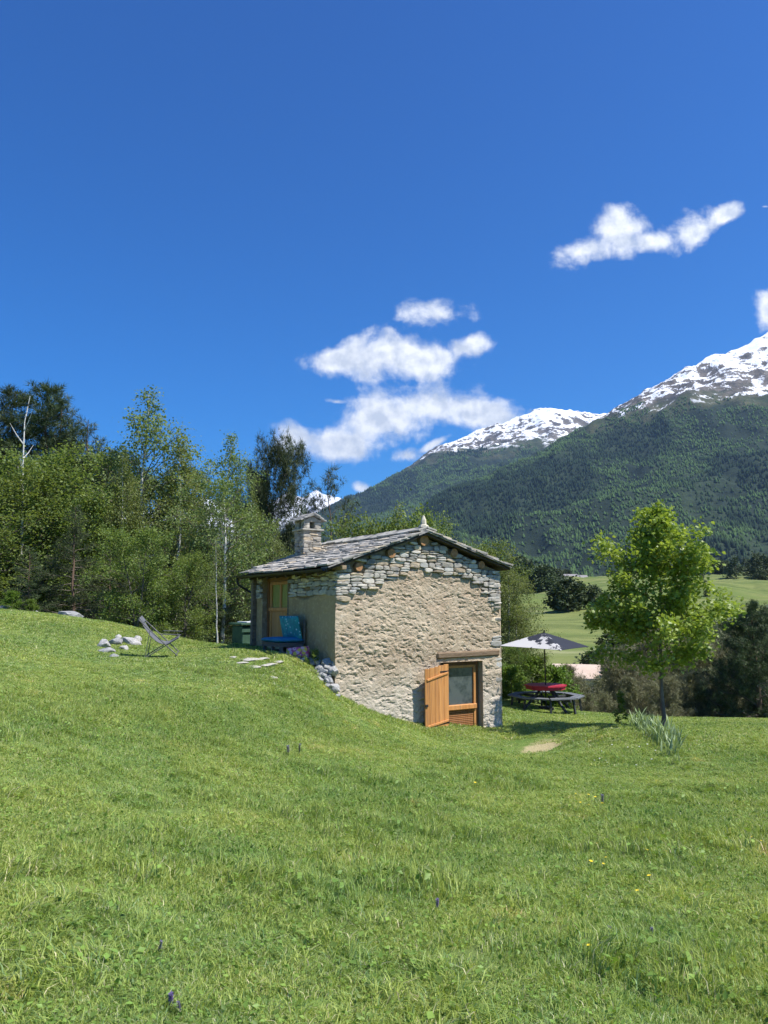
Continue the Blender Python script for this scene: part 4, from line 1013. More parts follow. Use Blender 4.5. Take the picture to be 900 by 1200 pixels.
# ================= grass =================
def hit(u, v, d0=2.5, d1=40):
    ds = np.linspace(d0, d1, 1500); a, y, z = rd(u, v); h = EYE+z/y*ds-H(a/y*ds, ds); i = int(np.argmax(h < 0)); d = ds[i]
    return np.array((a/y*d, d, float(H(a/y*d, d))))
def rock_mesh(name, seed, flat=1.0, rough_=.28, sub=3, m=None):
    import bmesh
    b = bmesh.new(); bmesh.ops.create_icosphere(b, subdivisions=sub, radius=1)
    co_ = np.array([v.co[:] for v in b.verts]); rr_ = np.random.default_rng(seed)
    for _ in range(13):                # chop flat facets
        n = rr_.normal(0, 1, 3); n /= np.linalg.norm(n); dd_ = rr_.uniform(.55, .85)
        s_ = co_@n; co_ -= np.maximum(s_-dd_, 0)[:, None]*n*.92
    co_ += co_*(fbm(co_[:, 0]*2.5+seed, co_[:, 1]*2.5, co_[:, 2]*2.5, o=4)*rough_*.5)[:, None]; co_[:, 2] *= flat
    for v, c_ in zip(b.verts, co_): v.co = c_
    me = bpy.data.meshes.new(name); b.to_mesh(me); b.free(); me.materials.append(m); return me
m_rock = mat('pale_rock', (.30, .29, .27), (.47, .455, .43), 5, .9, .02, 14, c3=(.22, .22, .22), sc3=3.5)
m_grock = mat('grey_rock', (.23, .235, .235), (.36, .36, .35), 5, .9, .02, 14, c3=(.20, .205, .21), sc3=3)
m_flag = mat('flagstone', (.36, .34, .29), (.50, .47, .41), 5, .9, .008, 30, c3=(.30, .29, .25), sc3=4)
STONES = []
rk = [rock_mesh('rock', 100+i, m=m_rock) for i in range(3)]+[rock_mesh('rock', 200+i, m=m_grock) for i in range(3)]
fl_ = [rock_mesh('flagstone', 300+i, .16, .15, m=m_flag) for i in range(3)]
def rock(me, p, sc, rot, name, label, cat, group=None):
    o = bpy.data.objects.new(name, me); COL.objects.link(o); o.location = p; o.scale = sc; o.rotation_euler = rot; return tag(o, label, cat, group)
random.seed(5)
for i, (u, v, rx, ry, lb) in enumerate([(292, 773, .32, .24, 'flat path stone nearest the green box'), (306, 772.5, .27, .22, 'flat path stone at the foot of the side door'), (284, 777, .25, .2, 'leftmost flat path stone in the grass'),
        (296, 782, .28, .2, 'flat path stone in the middle of the path'), (315, 779.5, .33, .22, 'large flat path stone in front of the blue bench'), (324, 776, .24, .2, 'flat path stone under the bench edge'), (316, 794.5, .22, .15, 'lone flat stone set apart lower in the grass'), (274, 771, .2, .16, 'small flat stone at the far end of the path')]):
    p = hit(u, v); rx, ry = rx*.85, ry*.85; STONES.append((p[0], p[1], rx)); rock(fl_[i % 3], (p[0], p[1], p[2]+.0), (rx, ry, .26), (0, 0, random.uniform(0, 6)), 'path_stone', lb, 'path stone', 'flat stones of the path to the side door')
def hut_in(x, y, m=.0):
    q = np.stack([x, y], -1)-C0; a, b_ = q@T_, q@S_
    return (a > -m) & (a < HW+m) & (b_ > -m) & (b_ < HL+m)
gm, t, b = newmat('grass_blades')
a = t.n('Attribute', attribute_name='tint').outputs[0]
t.put(b.inputs['Base Color'], a); b.inputs['Roughness'].default_value = .48; b.inputs['Specular IOR Level'].default_value = .35
tr = t.n('BsdfTranslucent'); t.put(tr.inputs[0], t.mix(1.0, a, (1.3, 1.3, .6), 'MULTIPLY')); ms = t.n('MixShader'); ms.inputs[0].default_value = .3
t.L.new(b.outputs[0], ms.inputs[1]); t.L.new(tr.outputs[0], ms.inputs[2]); t.L.new(ms.outputs[0], t.N['Material Output'].inputs[0])

# three turf tiles (short turf, taller tufts, coarse turf for the distance), repeated over the lawn by instancing
t.N.clear(); ou = t.n('OutputMaterial'); b = t.n('BsdfPrincipled')
a = t.n('Attribute', attribute_name='tint').outputs[0]; pos = t.n('NewGeometry').outputs['Position']
pa = t.ramp(t.noise(pos, .55, 4, .6), .36, .64); pb = t.ramp(t.noise(pos, 2.3, 4, .6), .35, .65); pc = t.ramp(t.noise(pos, 1.1, 5, .65), .62, .72)
k1 = t.mix(pa, (.82, .92, .86), (1.10, 1.06, .95)); k1 = t.mix(t.math('MULTIPLY', pb, .5), k1, (1.18, 1.12, .95)); k1 = t.mix(t.math('MULTIPLY', pc, .75), k1, (1.7, 1.25, 1.4))
c = t.mix(1.0, a, k1, 'MULTIPLY')
t.put(b.inputs['Base Color'], c); b.inputs['Roughness'].default_value = .5; b.inputs['Specular IOR Level'].default_value = .3
tr = t.n('BsdfTranslucent'); t.put(tr.inputs[0], t.mix(1.0, c, (1.2, 1.2, .6), 'MULTIPLY')); ms = t.n('MixShader'); ms.inputs[0].default_value = .35
t.L.new(b.outputs[0], ms.inputs[1]); t.L.new(tr.outputs[0], ms.inputs[2]); t.L.new(ms.outputs[0], ou.inputs[0])
cA, cB, cD, cBl = np.array((.168, .250, .050)), np.array((.455, .535, .155)), np.array((.66, .61, .40)), np.array((.20, .31, .13))
def tile(seed, n, rad, wid, hgt, leafn, lsz, dry_=.10):
    r = np.random.default_rng(seed); q = rad*np.sqrt(r.random(n))*r.uniform(.55, 1.0, n)**.3; an = r.uniform(0, 2*pi, n); x, y = q*np.cos(an), q*np.sin(an)
    cl_ = fbm(x*9+seed, y*9, o=2); h = hgt*r.uniform(.45, 1.35, n)*(1+.7*cl_); w = wid*r.uniform(.6, 1.4, n)
    ta = fbm(x*7, y*7+seed, o=2)*6+r.uniform(-1.3, 1.3, n); ln = r.uniform(.25, 1.15, n); dx, dy = np.cos(ta), np.sin(ta); fa = r.uniform(0, pi, n)
    b0 = np.stack([x, y, np.full(n, -.012)], -1); W3 = np.stack([np.cos(fa)*w/2, np.sin(fa)*w/2, np.zeros(n)], -1); D3 = np.stack([dx, dy, np.zeros(n)], -1); Z3 = np.array((0, 0, 1.))[None]; hh = h[:, None]; l_ = ln[:, None]
    m1 = b0+Z3*hh*.55+D3*hh*l_*.28; tp_ = b0+Z3*hh*(1-l_*.36)+D3*hh*l_*.85
    V = np.stack([b0-W3, b0+W3, m1+W3*.85, m1-W3*.85, tp_], 1)
    F = (np.arange(n)[:, None, None]*5+np.array([(0, 1, 2), (0, 2, 3), (3, 2, 4)])[None]).reshape(-1, 3)
    c = cA+(cB-cA)*np.clip(.5+cl_*.4+r.normal(0, .24, n), 0, 1)[:, None]
    c = np.where((r.random(n) < .2)[:, None], cBl*r.uniform(.7, 1.4, (n, 1)), c); c = np.where((r.random(n) < dry_)[:, None], cD*r.uniform(.6, 1.1, (n, 1)), c)
    c5 = np.repeat(c[:, None], 5, 1); V, c5 = V.reshape(-1, 3), c5.reshape(-1, 3)
    q = rad*np.sqrt(r.random(leafn)); an = r.uniform(0, 2*pi, leafn); Pp = np.stack([q*np.cos(an), q*np.sin(an), r.uniform(.3, .75, leafn)*hgt], -1)
    V2, F2, kv = leaves(Pp, np.stack([r.normal(0, 1, leafn), r.normal(0, 1, leafn), r.uniform(0, .8, leafn)], -1), lsz, 'oval', r, .5, .5)
    c2 = np.repeat(np.array((.18, .28, .06))*r.uniform(.6, 1.5, (leafn, 1)), kv, 0)
    return np.concatenate([V, V2]), np.concatenate([F, F2+len(V)]), np.concatenate([c5, c2])
tiles = [tile(1, 2300, .36, .0036, .050, 70, .022), tile(2, 1500, .26, .0042, .085, 30, .030, .06), tile(3, 2600, .62, .0095, .050, 60, .030, .12)]
r = np.random.default_rng(5); pts_, sc_l, rt_, vr_ = [], [], [], []
def scatter(st, r0, r1, var, s0, s1, prob=None):
    n = int(2*45/180*pi/2*(r1*r1-r0*r0)/(st*st)); q = np.sqrt(r0*r0+(r1*r1-r0*r0)*r.random(n)); an = R(1)*r.uniform(-44, 44, n); x, y = q*np.sin(an), q*np.cos(an)
    pp = P(636, 876, 17.6); keep = ~hut_in(x, y, -.12) & (r.random(n) > np.exp(-((x-pp[0])**2/.55+(y-pp[1])**2/1.3))*1.5)
    if prob is not None: keep &= r.random(n) < prob(x, y)
    for (sx, sy, sr) in STONES: keep &= (x-sx)**2+(y-sy)**2 > (sr*1.0)**2
    x, y = x[keep], y[keep]; e = .12; hx = (H(x+e, y)-H(x-e, y))/(2*e); hy = (H(x, y+e)-H(x, y-e))/(2*e); z = H(x, y)
    loc = np.stack([x, y], -1)-C0; b_ = loc@S_; a_ = loc@T_; wl = np.exp(-np.abs(b_)*3)*(a_ > -.6)*(a_ < HW+.3)
    long_ = .75+.6*sst(fbm(x*.7, y*.7, o=3), -.2, .3)-.25*sst(np.hypot(x, y), 9, 16)+.5*wl
    pts_.append(np.stack([x, y, z], -1)); sc_l.append(np.stack([np.ones(len(x)), np.ones(len(x)), long_], -1)*r.uniform(s0, s1, len(x))[:, None]); 
    import mathutils as mu
    for a1, b1, c1 in zip(hx, hy, r.uniform(0, 2*pi, len(x))):
        nq = mu.Vector((-a1, -b1, 1)).to_track_quat('Z', 'Y').to_matrix() @ mu.Matrix.Rotation(c1, 3, 'Z'); rt_.append(tuple(nq.to_euler()))
    vr_.append(np.full(len(x), var))
scatter(.25, 2.0, 9.0, 0, .85, 1.15)
scatter(.34, 9.0, 15, 0, 1.1, 1.45)
scatter(.38, 2.0, 17, 1, .7, 1.45, lambda x, y: .15+.85*sst(fbm(x*1.3+3, y*1.3, o=3), -.05, .25))
scatter(.36, 14, 31, 2, .8, 1.2)
pts_, sc_l, vr_ = np.concatenate(pts_), np.concatenate(sc_l), np.concatenate(vr_); rt_ = np.array(rt_)
nP = len(pts_); V = [pts_]; F = []; T4 = [np.ones((nP, 3))]; gid = [np.full(nP, -1)]; off = nP
for i, (v, f, c_) in enumerate(tiles): V.append(v); F.append(f+off); off += len(v); T4.append(c_); gid.append(np.full(len(v), i))
grass = fmesh('grass', np.concatenate(V), np.concatenate(F), gm, tint=np.concatenate(T4)); me = grass.data
def attr(nm, typ, data, key):
    a_ = me.attributes.new(nm, typ, 'POINT'); full = np.zeros((off,)+data.shape[1:], data.dtype); full[:len(data)] = data
    a_.data.foreach_set(key, full.ravel())
attr('gid', 'INT', np.concatenate(gid).astype(np.int32), 'value'); attr('var', 'INT', vr_.astype(np.int32), 'value')
attr('pscale', 'FLOAT_VECTOR', sc_l.astype(np.float32), 'vector'); attr('prot', 'FLOAT_VECTOR', rt_.astype(np.float32), 'vector')
gn = bpy.data.node_groups.new('turf', 'GeometryNodeTree'); gn.interface.new_socket('Geometry', in_out='INPUT', socket_type='NodeSocketGeometry'); gn.interface.new_socket('Geometry', in_out='OUTPUT', socket_type='NodeSocketGeometry')
N_, L_ = gn.nodes, gn.links; gi_, go_ = N_.new('NodeGroupInput'), N_.new('NodeGroupOutput'); jn = N_.new('GeometryNodeJoinGeometry')
def na(nm, dt):
    q = N_.new('GeometryNodeInputNamedAttribute'); q.data_type = dt; q.inputs['Name'].default_value = nm; return q.outputs['Attribute']
def eq(sock, v):
    q = N_.new('FunctionNodeCompare'); q.data_type = 'INT'; q.operation = 'EQUAL'
    ins_ = [i for i in q.inputs if i.type == 'INT']; L_.new(sock, ins_[0]); ins_[1].default_value = v; return q.outputs[0]
def sepg(v):
    q = N_.new('GeometryNodeSeparateGeometry'); q.domain = 'POINT'; L_.new(gi_.outputs[0], q.inputs[0]); L_.new(eq(na('gid', 'INT'), v), q.inputs[1]); return q.outputs[0]
pg = sepg(-1); e2r = N_.new('FunctionNodeEulerToRotation'); L_.new(na('prot', 'FLOAT_VECTOR'), e2r.inputs[0])
for i in range(3):
    ip = N_.new('GeometryNodeInstanceOnPoints'); L_.new(pg, ip.inputs['Points']); L_.new(sepg(i), ip.inputs['Instance']); L_.new(eq(na('var', 'INT'), i), ip.inputs['Selection'])
    L_.new(e2r.outputs[0], ip.inputs['Rotation']); L_.new(na('pscale', 'FLOAT_VECTOR'), ip.inputs['Scale']); L_.new(ip.outputs[0], jn.inputs[0])
L_.new(jn.outputs[0], go_.inputs[0]); md = grass.modifiers.new('turf', 'NODES'); md.node_group = gn
print('TURF', nP)
tag(grass, 'short meadow grass with clover, tufts and dry straw on the sloping lawn', 'grass', kind='stuff')
# ================= things on the lawn =================
# dry stone bank at the near corner of the hut
r = np.random.default_rng(9)
G_ = 'grey rocks piled as a bank against the hut corner'
rp = []
for i in range(46):
    u = 350+45*r.random(); f_ = (u-350)/45
    v0 = 772+f_*3; v1 = 785+f_*32
    v = v0+(v1-v0)*r.random()
    rp.append((u, v))
for (u, v) in sorted(rp, key=lambda q: q[1]):
    f_ = (u-350)/45; d = 17.62+.35*(1-f_)-(v-775)*.012
    p = P(u, v, d); s_ = r.uniform(.07, .15)
    rock(rk[int(r.integers(0, 6))], p, (s_*1.25, s_, s_*.8), (r.uniform(-.5, .5), r.uniform(-.5, .5), r.uniform(0, 6)), 'rock', 'rough grey rock in the loose bank at the near hut corner', 'rock', G_)
# earth core of the bank
core = MB(); 
for i, (u, v, sx) in enumerate([(360, 790, .3), (372, 796, .34), (385, 806, .34)]):
    p = P(u, v, 18.0); core.box(p+np.array((0, .15, -.1)), (sx, .4, .30), bev=.15)
m_soil = mat('dark_soil', (.07, .055, .035), (.12, .10, .06), 6, 1.0, .03, 10)
co2 = core.obj('earth_bank', m_soil); tag(co2, kind='structure')
for (u, v, s_, lb, m) in [(138, 745, .13, 'pale rock at the back of the outcrop', 0), (153, 752, .26, 'largest white rock on the right of the outcrop', 1), (135, 752, .24, 'upright grey rock in the middle of the outcrop', 4), (121, 755, .22, 'white rock on the left of the outcrop', 2), (126, 762, .20, 'grey rock lowest at the front of the outcrop', 3), (133, 768, .12, 'small grey rock sunk in the grass before the outcrop', 5), (145, 758, .14, 'small pale rock between the big ones', 0), (160, 748, .16, 'low pale rock at the right rear of the outcrop', 2)]:
    p = hit(u, min(v+3, 772)); s_ *= .85; rock(rk[m], (p[0], p[1], p[2]+s_*.15), (s_*1.3, s_, s_*.9), (r.uniform(-.4, .4), r.uniform(-.4, .4), r.uniform(0, 6)), 'rock', lb, 'rock', 'rocky outcrop by the deck chair')
for (u, v, d, s_, lb, m) in [(3, 701, 23.6, .30, 'pale rock at the left picture edge', 0), (-4, 690, 24.5, .34, 'larger pale rock behind the one at the left edge', 1), (42, 705, 24, .2, 'small pale rock half hidden behind the dry shrub', 2), (82, 722, 23, .35, 'long low grey rock along the lawn crest', 4)]:
    p = P(u, v, d); z = float(H(p[0], p[1])); rock(rk[m], (p[0], p[1], z+s_*.05), (s_*1.5, s_, s_*.7), (.1, .1, r.uniform(0, 6)), 'rock', lb, 'rock')
# --- deck chair
q0 = hit(210, 771.5); th0 = R(8)
m_frame = mat('grey_chair_frame', (.10, .10, .10), (.16, .155, .15), 9, .5, spec=.4); m_fab = mat('grey_chair_fabric', (.10, .105, .115), (.15, .155, .165), 12, .85, .002, 200)
cb0 = q0+np.array((-.80, .0, 0)); hmid = float(H(cb0[0]+.4, cb0[1]+.3))
chair = empty('deck_chair', (cb0[0], cb0[1], hmid-.02), R(12), 'grey folding deck chair with slung fabric standing on the lawn', 'deck chair'); chair.rotation_euler = (R(6), R(-5), R(10)); chair.scale = (.86, .9, .92)
A0, A1, B0, B1 = np.array((-.02, .93)), np.array((.86, .0)), np.array((.06, .02)), np.array((.90, .42))
wd = .58
def fr(y, a, b_, w=.038, h=.022): return MB().beam((a[0], y, a[1]), (b_[0], y, b_[1]), h, w, up=(0, 1, 0), bev=.005)
for y in (0, wd):
    fr(y, A0, A1).obj('frame_rail', m_frame, chair)
    fr(y+(.03 if y == 0 else -.03), B0, B1).obj('frame_rail', m_frame, chair)
    piv = A0*.58+A1*.42
    fr(y-(.025 if y == 0 else -.025), A0*.72+A1*.28, np.array((.06, .02)), .028, .016).obj('strut', m_frame, chair)
    fr(y-(.03 if y == 0 else -.03), np.array((.48, .56)), np.array((.98, .50)), .03, .02).obj('armrest', m_frame, chair)
for a in (A0, A1*.97+A0*.03, B0, B1): MB().tube([(a[0], -.02, a[1]), (a[0], wd+.02, a[1])], .014, 8).obj('cross_bar', m_frame, chair)
ss = np.linspace(0, 1, 26); ctl = [np.array((-.02, .94)), np.array((.22, .45)), np.array((.48, .10)), np.array((.90, .43))]
pr = np.array([ctl[0]*(1-s)**3+3*ctl[1]*(1-s)**2*s+3*ctl[2]*(1-s)*s**2+ctl[3]*s**3 for s in ss])
ys = np.linspace(.035, wd-.035, 9); V = np.array([(p[0], y, p[1]-.012*math.sin((y/wd)*pi)) for p in pr for y in ys])
F1 = gridF(26, 9); n_ = len(V); tg = np.gradient(pr, axis=0); nrm = np.stack([-tg[:, 1], tg[:, 0]], -1); nrm /= np.linalg.norm(nrm, axis=1)[:, None]
V2 = V.copy(); V2[:, 0] += np.repeat(nrm[:, 0], 9)*.006; V2[:, 2] += np.repeat(nrm[:, 1], 9)*.006
fmesh('fabric_sling', np.concatenate([V, V2]), np.concatenate([F1[:, ::-1], F1+n_]), m_fab, chair, smooth=True)
V = np.array([(x, y, z) for (x, z) in ((-.055, .955), (-.02, .985), (.07, .86), (.035, .835)) for y in (.03, wd-.03)]); 
MB().add(V, [(0, 2, 3, 1), (2, 4, 5, 3), (4, 6, 7, 5), (6, 0, 1, 7), (0, 6, 4, 2), (1, 3, 5, 7)]).obj('head_cushion', m_fab, chair)
# --- blue bench against the side wall (hut local frame: -x is away from the wall)
m_wood = mat('grey_pallet_wood', (.13, .11, .10), (.20, .17, .15), 3, .9, .004, 30, stretch=(1, 10, 10))
m_blue = mat('blue_seat_fabric', (.02, .16, .32), (.035, .23, .40), 5, .8, .006, 14)
m_teal, t, b = newmat('teal_patterned_fabric'); tcx = t.n('TexCoord').outputs['Object']
c = t.mix(t.ramp(t.noise(tcx, 7, 3), .4, .6), (.015, .22, .26), (.03, .34, .36))
vr = t.n('TexVoronoi'); vr.inputs['Scale'].default_value = 9; t.L.new(tcx, vr.inputs['Vector']); c = t.mix(t.ramp(vr.outputs['Distance'], .22, .15), c, (.55, .80, .85)); t.put(b.inputs['Base Color'], c); b.inputs['Roughness'].default_value = .75
yb0, yb1 = 1.36, 2.36; ymid = (yb0+yb1)/2; zb_w = float(H(*hw(-.4, ymid)[:2]))
def tobench(): 
    w_ = hw(0, 0); return empty('bench', (w_[0], w_[1], 0), HA, 'low wooden bench with blue seat cushion and teal patterned backrest beside the side door', 'bench')
bench = tobench(); mb = MB(); zs_ = zb_w
for y in np.linspace(yb0+.04, yb1-.04, 3):
    for x in (-.14, -.66): MB().box((x, y, zs_+.13), (.035, .035, .17), bev=.005).obj('leg', m_wood, bench)
for z_ in (.10, .27): 
    for x in (-.10, -.70): mb.box((x, ymid, zs_+z_), (.012, (yb1-yb0)/2, .035), bev=.004)
    for y in (yb0, yb1): mb.box((-.40, y, zs_+z_), (.30, .012, .035), bev=.004)
for i in range(7): mb.box((-.12-i*.096, ymid, zs_+.32), (.045, (yb1-yb0)/2, .011), bev=.004)
for y in (yb0+.02, yb1-.02): mb.box((-.07, y, zs_+.58), (.02, .03, .28), bev=.005)
mb.obj('frame', m_wood, bench)
def cushion(c, h, M=None, puff=.25, n=12):
    u = np.linspace(-1, 1, n); U, V_ = np.meshgrid(u, u); ed = (1-np.abs(U)**3.2)*(1-np.abs(V_)**3.2)
    top = np.stack([U*h[0], V_*h[1], h[2]*(.35+.65*np.clip(ed, 0, 1)**.4)+0*U], -1).reshape(-1, 3); bot = top*np.array((1, 1, -1))
    V = np.concatenate([top, bot]); 
    if M is not None: V = V@np.asarray(M).T
    F = gridF(n, n); rim = list(range(n))+[n*(i+1)-1 for i in range(1, n)]+[n*n-1-i for i in range(1, n)]+[n*(n-1-i) for i in range(1, n-1)]
    f = [tuple(q) for q in F]+[tuple(q[::-1]+n*n) for q in F]+[(rim[i], rim[i]+n*n, rim[(i+1) % len(rim)]+n*n, rim[(i+1) % len(rim)]) for i in range(len(rim))]
    return MB().add(V+np.asarray(c), f)
cushion((-.42, ymid, zs_+.39), (.33, (yb1-yb0)/2, .065)).obj('seat_cushion', m_blue, bench, smooth=True)
ca, sa = cos(R(75)), sin(R(75)); Mb = np.array([(ca, 0, sa), (0, 1, 0), (-sa, 0, ca)]).T
Mb = np.array([(cos(R(78)), 0, -sin(R(78))), (0, 1, 0), (sin(R(78)), 0, cos(R(78)))]).T
cushion((-.20, ymid, zs_+.68), (.28, (yb1-yb0)/2-.02, .075), Mb).obj('back_cushion', m_teal, bench, smooth=True)
# floral cushion lying on the ground at the near end of the bench
m_flo, t, b = newmat('floral_fabric'); tcx = t.n('TexCoord').outputs['Object']
vr = t.n('TexVoronoi'); vr.inputs['Scale'].default_value = 11; t.L.new(tcx, vr.inputs['Vector'])
hs = t.n('SeparateColor'); t.L.new(vr.outputs['Color'], hs.inputs[0])
c = t.mix(t.ramp(hs.outputs[0], .40, .42), (.85, .10, .28), (.95, .60, .08)); c = t.mix(t.ramp(hs.outputs[1], .66, .68), c, (.95, .48, .50)); c = t.mix(t.ramp(vr.outputs['Distance'], .16, .12), c, (.12, .02, .03))
c = t.mix(t.ramp(vr.outputs['Distance'], .60, .66), c, (.60, .10, .20)); t.put(b.inputs['Base Color'], c); b.inputs['Roughness'].default_value = .8
pf = P(349, 766, 18.2); fc = cushion((0, 0, 0), (.27, .15, .12)).obj('floral_cushion', m_flo, smooth=True); fc.location = pf; fc.rotation_euler = (R(62), R(-6), R(-8)); tag(fc, 'pink and yellow floral cushion lying on the ground by the blue bench', 'cushion')
# leafy weeds between cushion and rock bank
T_weed = grow('weed_clump', 61, .45, .02, lambda t: .5, 18, 'oval', .07, 9, b_grey, l_broad, (15, 75), 0, .008, 4, .5, nspread=.05, stems=3)
for (u, v, lb) in [(368, 772, 'leafy weed clump at the top of the rock bank'), (360, 782, 'leafy weed clump below the floral cushion'), (343, 784, 'low leafy weed left of the rock bank')]:
    p = P(u, v+4, 17.75); w = plant(T_weed, u, 0, 17.75, hmin=.34, label=lb, cat='weed clump', sink=0); w.location = p
# green box behind the hut
gq = P(290, 759, 24.2); gz = float(H(gq[0], gq[1]))
m_grn = mat('green_painted_box', (.045, .10, .065), (.07, .14, .09), 5, .7, .003, 30); m_wht = mat('pale_cover_sheet', (.55, .58, .60), (.68, .70, .72), 5, .7)
gb = empty('storage_box', (gq[0]+.25, gq[1], gz-.1), R(33), 'dark green wooden storage box with pale sheets on its lid behind the hut corner', 'storage box')
MB().box((0, 0, .42), (.62, .4, .42), bev=.02).box((0, -.42, .72), (.64, .02, .06)).box((0, -.42, .1), (.64, .02, .06)).obj('box_body', m_grn, gb)
MB().box((0, 0, .90), (.7, .5, .03), bev=.01).obj('lid', m_grn, gb)
for k, (x, y, a) in enumerate([(-.3, -.1, .1), (.1, .05, -.2), (.35, -.12, .3)]): MB().box((x, y, .955+.02*k), (.22, .3, .018), np.array([(cos(a), -sin(a), 0), (sin(a), cos(a), 0), (0, 0, 1)]), bev=.008).obj('cover_sheet', m_wht, gb)
# --- round picnic table with ring benches
m_red = mat('red_table_top', (.33, .012, .03), (.45, .02, .045), 5, .55, spec=.5); m_blk = mat('dark_stained_wood', (.035, .038, .042), (.06, .062, .065), 5, .55, .003, 40); m_grb = mat('grey_bench_boards', (.12, .13, .14), (.19, .20, .21), 4, .6, .003, 40, stretch=(1, 8, 8))
tpz = hit(640, 832); tp = P(640, 832, 24.0); tz = float(H(tp[0], tp[1]))
tb = empty('picnic_table', (tp[0], tp[1], tz), .3, 'octagonal picnic table with red top and dark ring of benches', 'picnic table')
def octa(r_, z0, z1, n=8, off=pi/8):
    V = [(r_*cos(off+i*2*pi/n), r_*sin(off+i*2*pi/n), z) for z in (z0, z1) for i in range(n)]
    return V, [tuple(range(n-1, -1, -1)), tuple(range(n, 2*n))]+[(i, (i+1) % n, n+(i+1) % n, n+i) for i in range(n)]
mb = MB(); V, F = octa(.64, .71, .75); mb.add(V, F); V, F = octa(.60, .62, .708); mb.add(V, F, (.8, .8, .8)); mb.obj('table_top', m_red, tb)
for i in range(4):
    a = i*pi/2+.2; MB().beam((.15*cos(a), .15*sin(a), .66), (.92*cos(a), .92*sin(a), .0), .08, .05, bev=.006).obj('leg', m_blk, tb)
    MB().beam((.1*cos(a), .1*sin(a), .36), (1.12*cos(a), 1.12*sin(a), .36), .05, .08, bev=.006).obj('bench_arm', m_blk, tb)
for i in range(8):
    a0, a1 = pi/8+i*pi/4+.02, pi/8+(i+1)*pi/4-.02; mb = MB()
    for (ra, rb) in ((.86, 1.0), (1.02, 1.16)):
        V = [(rr2*cos(a), rr2*sin(a), z) for z in (.405, .44) for (rr2, a) in ((ra, a0), (rb, a0), (rb, a1), (ra, a1))]; mb.add(V, [(3, 2, 1, 0), (4, 5, 6, 7), (0, 1, 5, 4), (1, 2, 6, 5), (2, 3, 7, 6), (3, 0, 4, 7)])
    mb.obj('bench_seat', m_grb, tb); am = (a0+a1)/2
    MB().beam((1.0*cos(a0), 1.0*sin(a0), .402), (1.06*cos(a0), 1.06*sin(a0), -.03), .06, .06, bev=.005).obj('leg', m_blk, tb)
# --- parasol
m_par, t, b = newmat('parasol_fabric'); tcx = t.n('TexCoord').outputs['Object']; sx_ = t.n('SeparateXYZ'); t.L.new(tcx, sx_.inputs[0])
nz_ = t.noise(t.scalev(tcx, (1, 1, .3)), 4.2, 6, .62); gx_ = t.math('ADD', t.math('MULTIPLY', sx_.outputs[0], .26), t.math('MULTIPLY', sx_.outputs[1], .10))
c = t.mix(t.ramp(t.math('ADD', nz_, gx_), .37, .40), (.58, .57, .56), (.022, .026, .04)); t.put(b.inputs['Base Color'], c); b.inputs['Roughness'].default_value = .8
tr = t.n('BsdfTranslucent'); t.put(tr.inputs[0], c); ms = t.n('MixShader'); ms.inputs[0].default_value = .2; t.L.new(b.outputs[0], ms.inputs[1]); t.L.new(tr.outputs[0], ms.inputs[2]); t.L.new(ms.outputs[0], t.N['Material Output'].inputs[0])
pz = float(H(tp[0], tp[1])); za = P(644, 741, 24.0)[2]-pz; ze = za-.42; prs = empty('parasol', (tp[0], tp[1], pz), 0, 'square white parasol with dark tree print above the red table', 'parasol')
n = 14; hs_ = 1.02; V = []; u_ = np.linspace(-1, 1, 2*n+1); U, V_ = np.meshgrid(u_, u_); mx = np.maximum(abs(U), abs(V_)); mn = np.minimum(abs(U), abs(V_))/(mx+1e-6)
rr2 = mx; zc_ = za-(za-ze)*(rr2**1.05)-.03*np.sin(mx*pi)*(1-mn)-.05*(1-mn**2)*mx**2*0; sag = 1-.05*(1-mn)*mx**2
Vt = np.stack([U*hs_*sag, V_*hs_*sag, zc_], -1).reshape(-1, 3); rot = R(52); Mr = np.array([(cos(rot), -sin(rot), 0), (sin(rot), cos(rot), 0), (0, 0, 1)]); Vt = Vt@Mr.T
Vt[:, 2] += Vt[:, 0]*-.02+Vt[:, 1]*.03
Fg = gridF(2*n+1, 2*n+1); nn2 = len(Vt); cpy = fmesh('canopy', np.concatenate([Vt, Vt-np.array((0, 0, .006))]), np.concatenate([Fg, Fg[:, ::-1]+nn2]), m_par, prs, smooth=False)
MB().tube([(0, 0, .0), (0, 0, za-.02)], .02, 10).obj('pole', m_iron, prs); MB().tube([(0, 0, za-.02), (0, 0, za+.07)], .022, 10).obj('finial', m_iron, prs)
for i in range(4):
    a = rot+pi/4+i*pi/2; ex, ey = hs_*1.36*cos(a), hs_*1.36*sin(a); MB().beam((0, 0, za-.06), (ex, ey, ze-.03+ex*-.02+ey*.03), .014, .014, bev=.002).obj('rib', m_iron, prs)
MB().box((0, 0, .05), (.2, .2, .05), bev=.02).obj('base', m_iron, prs)
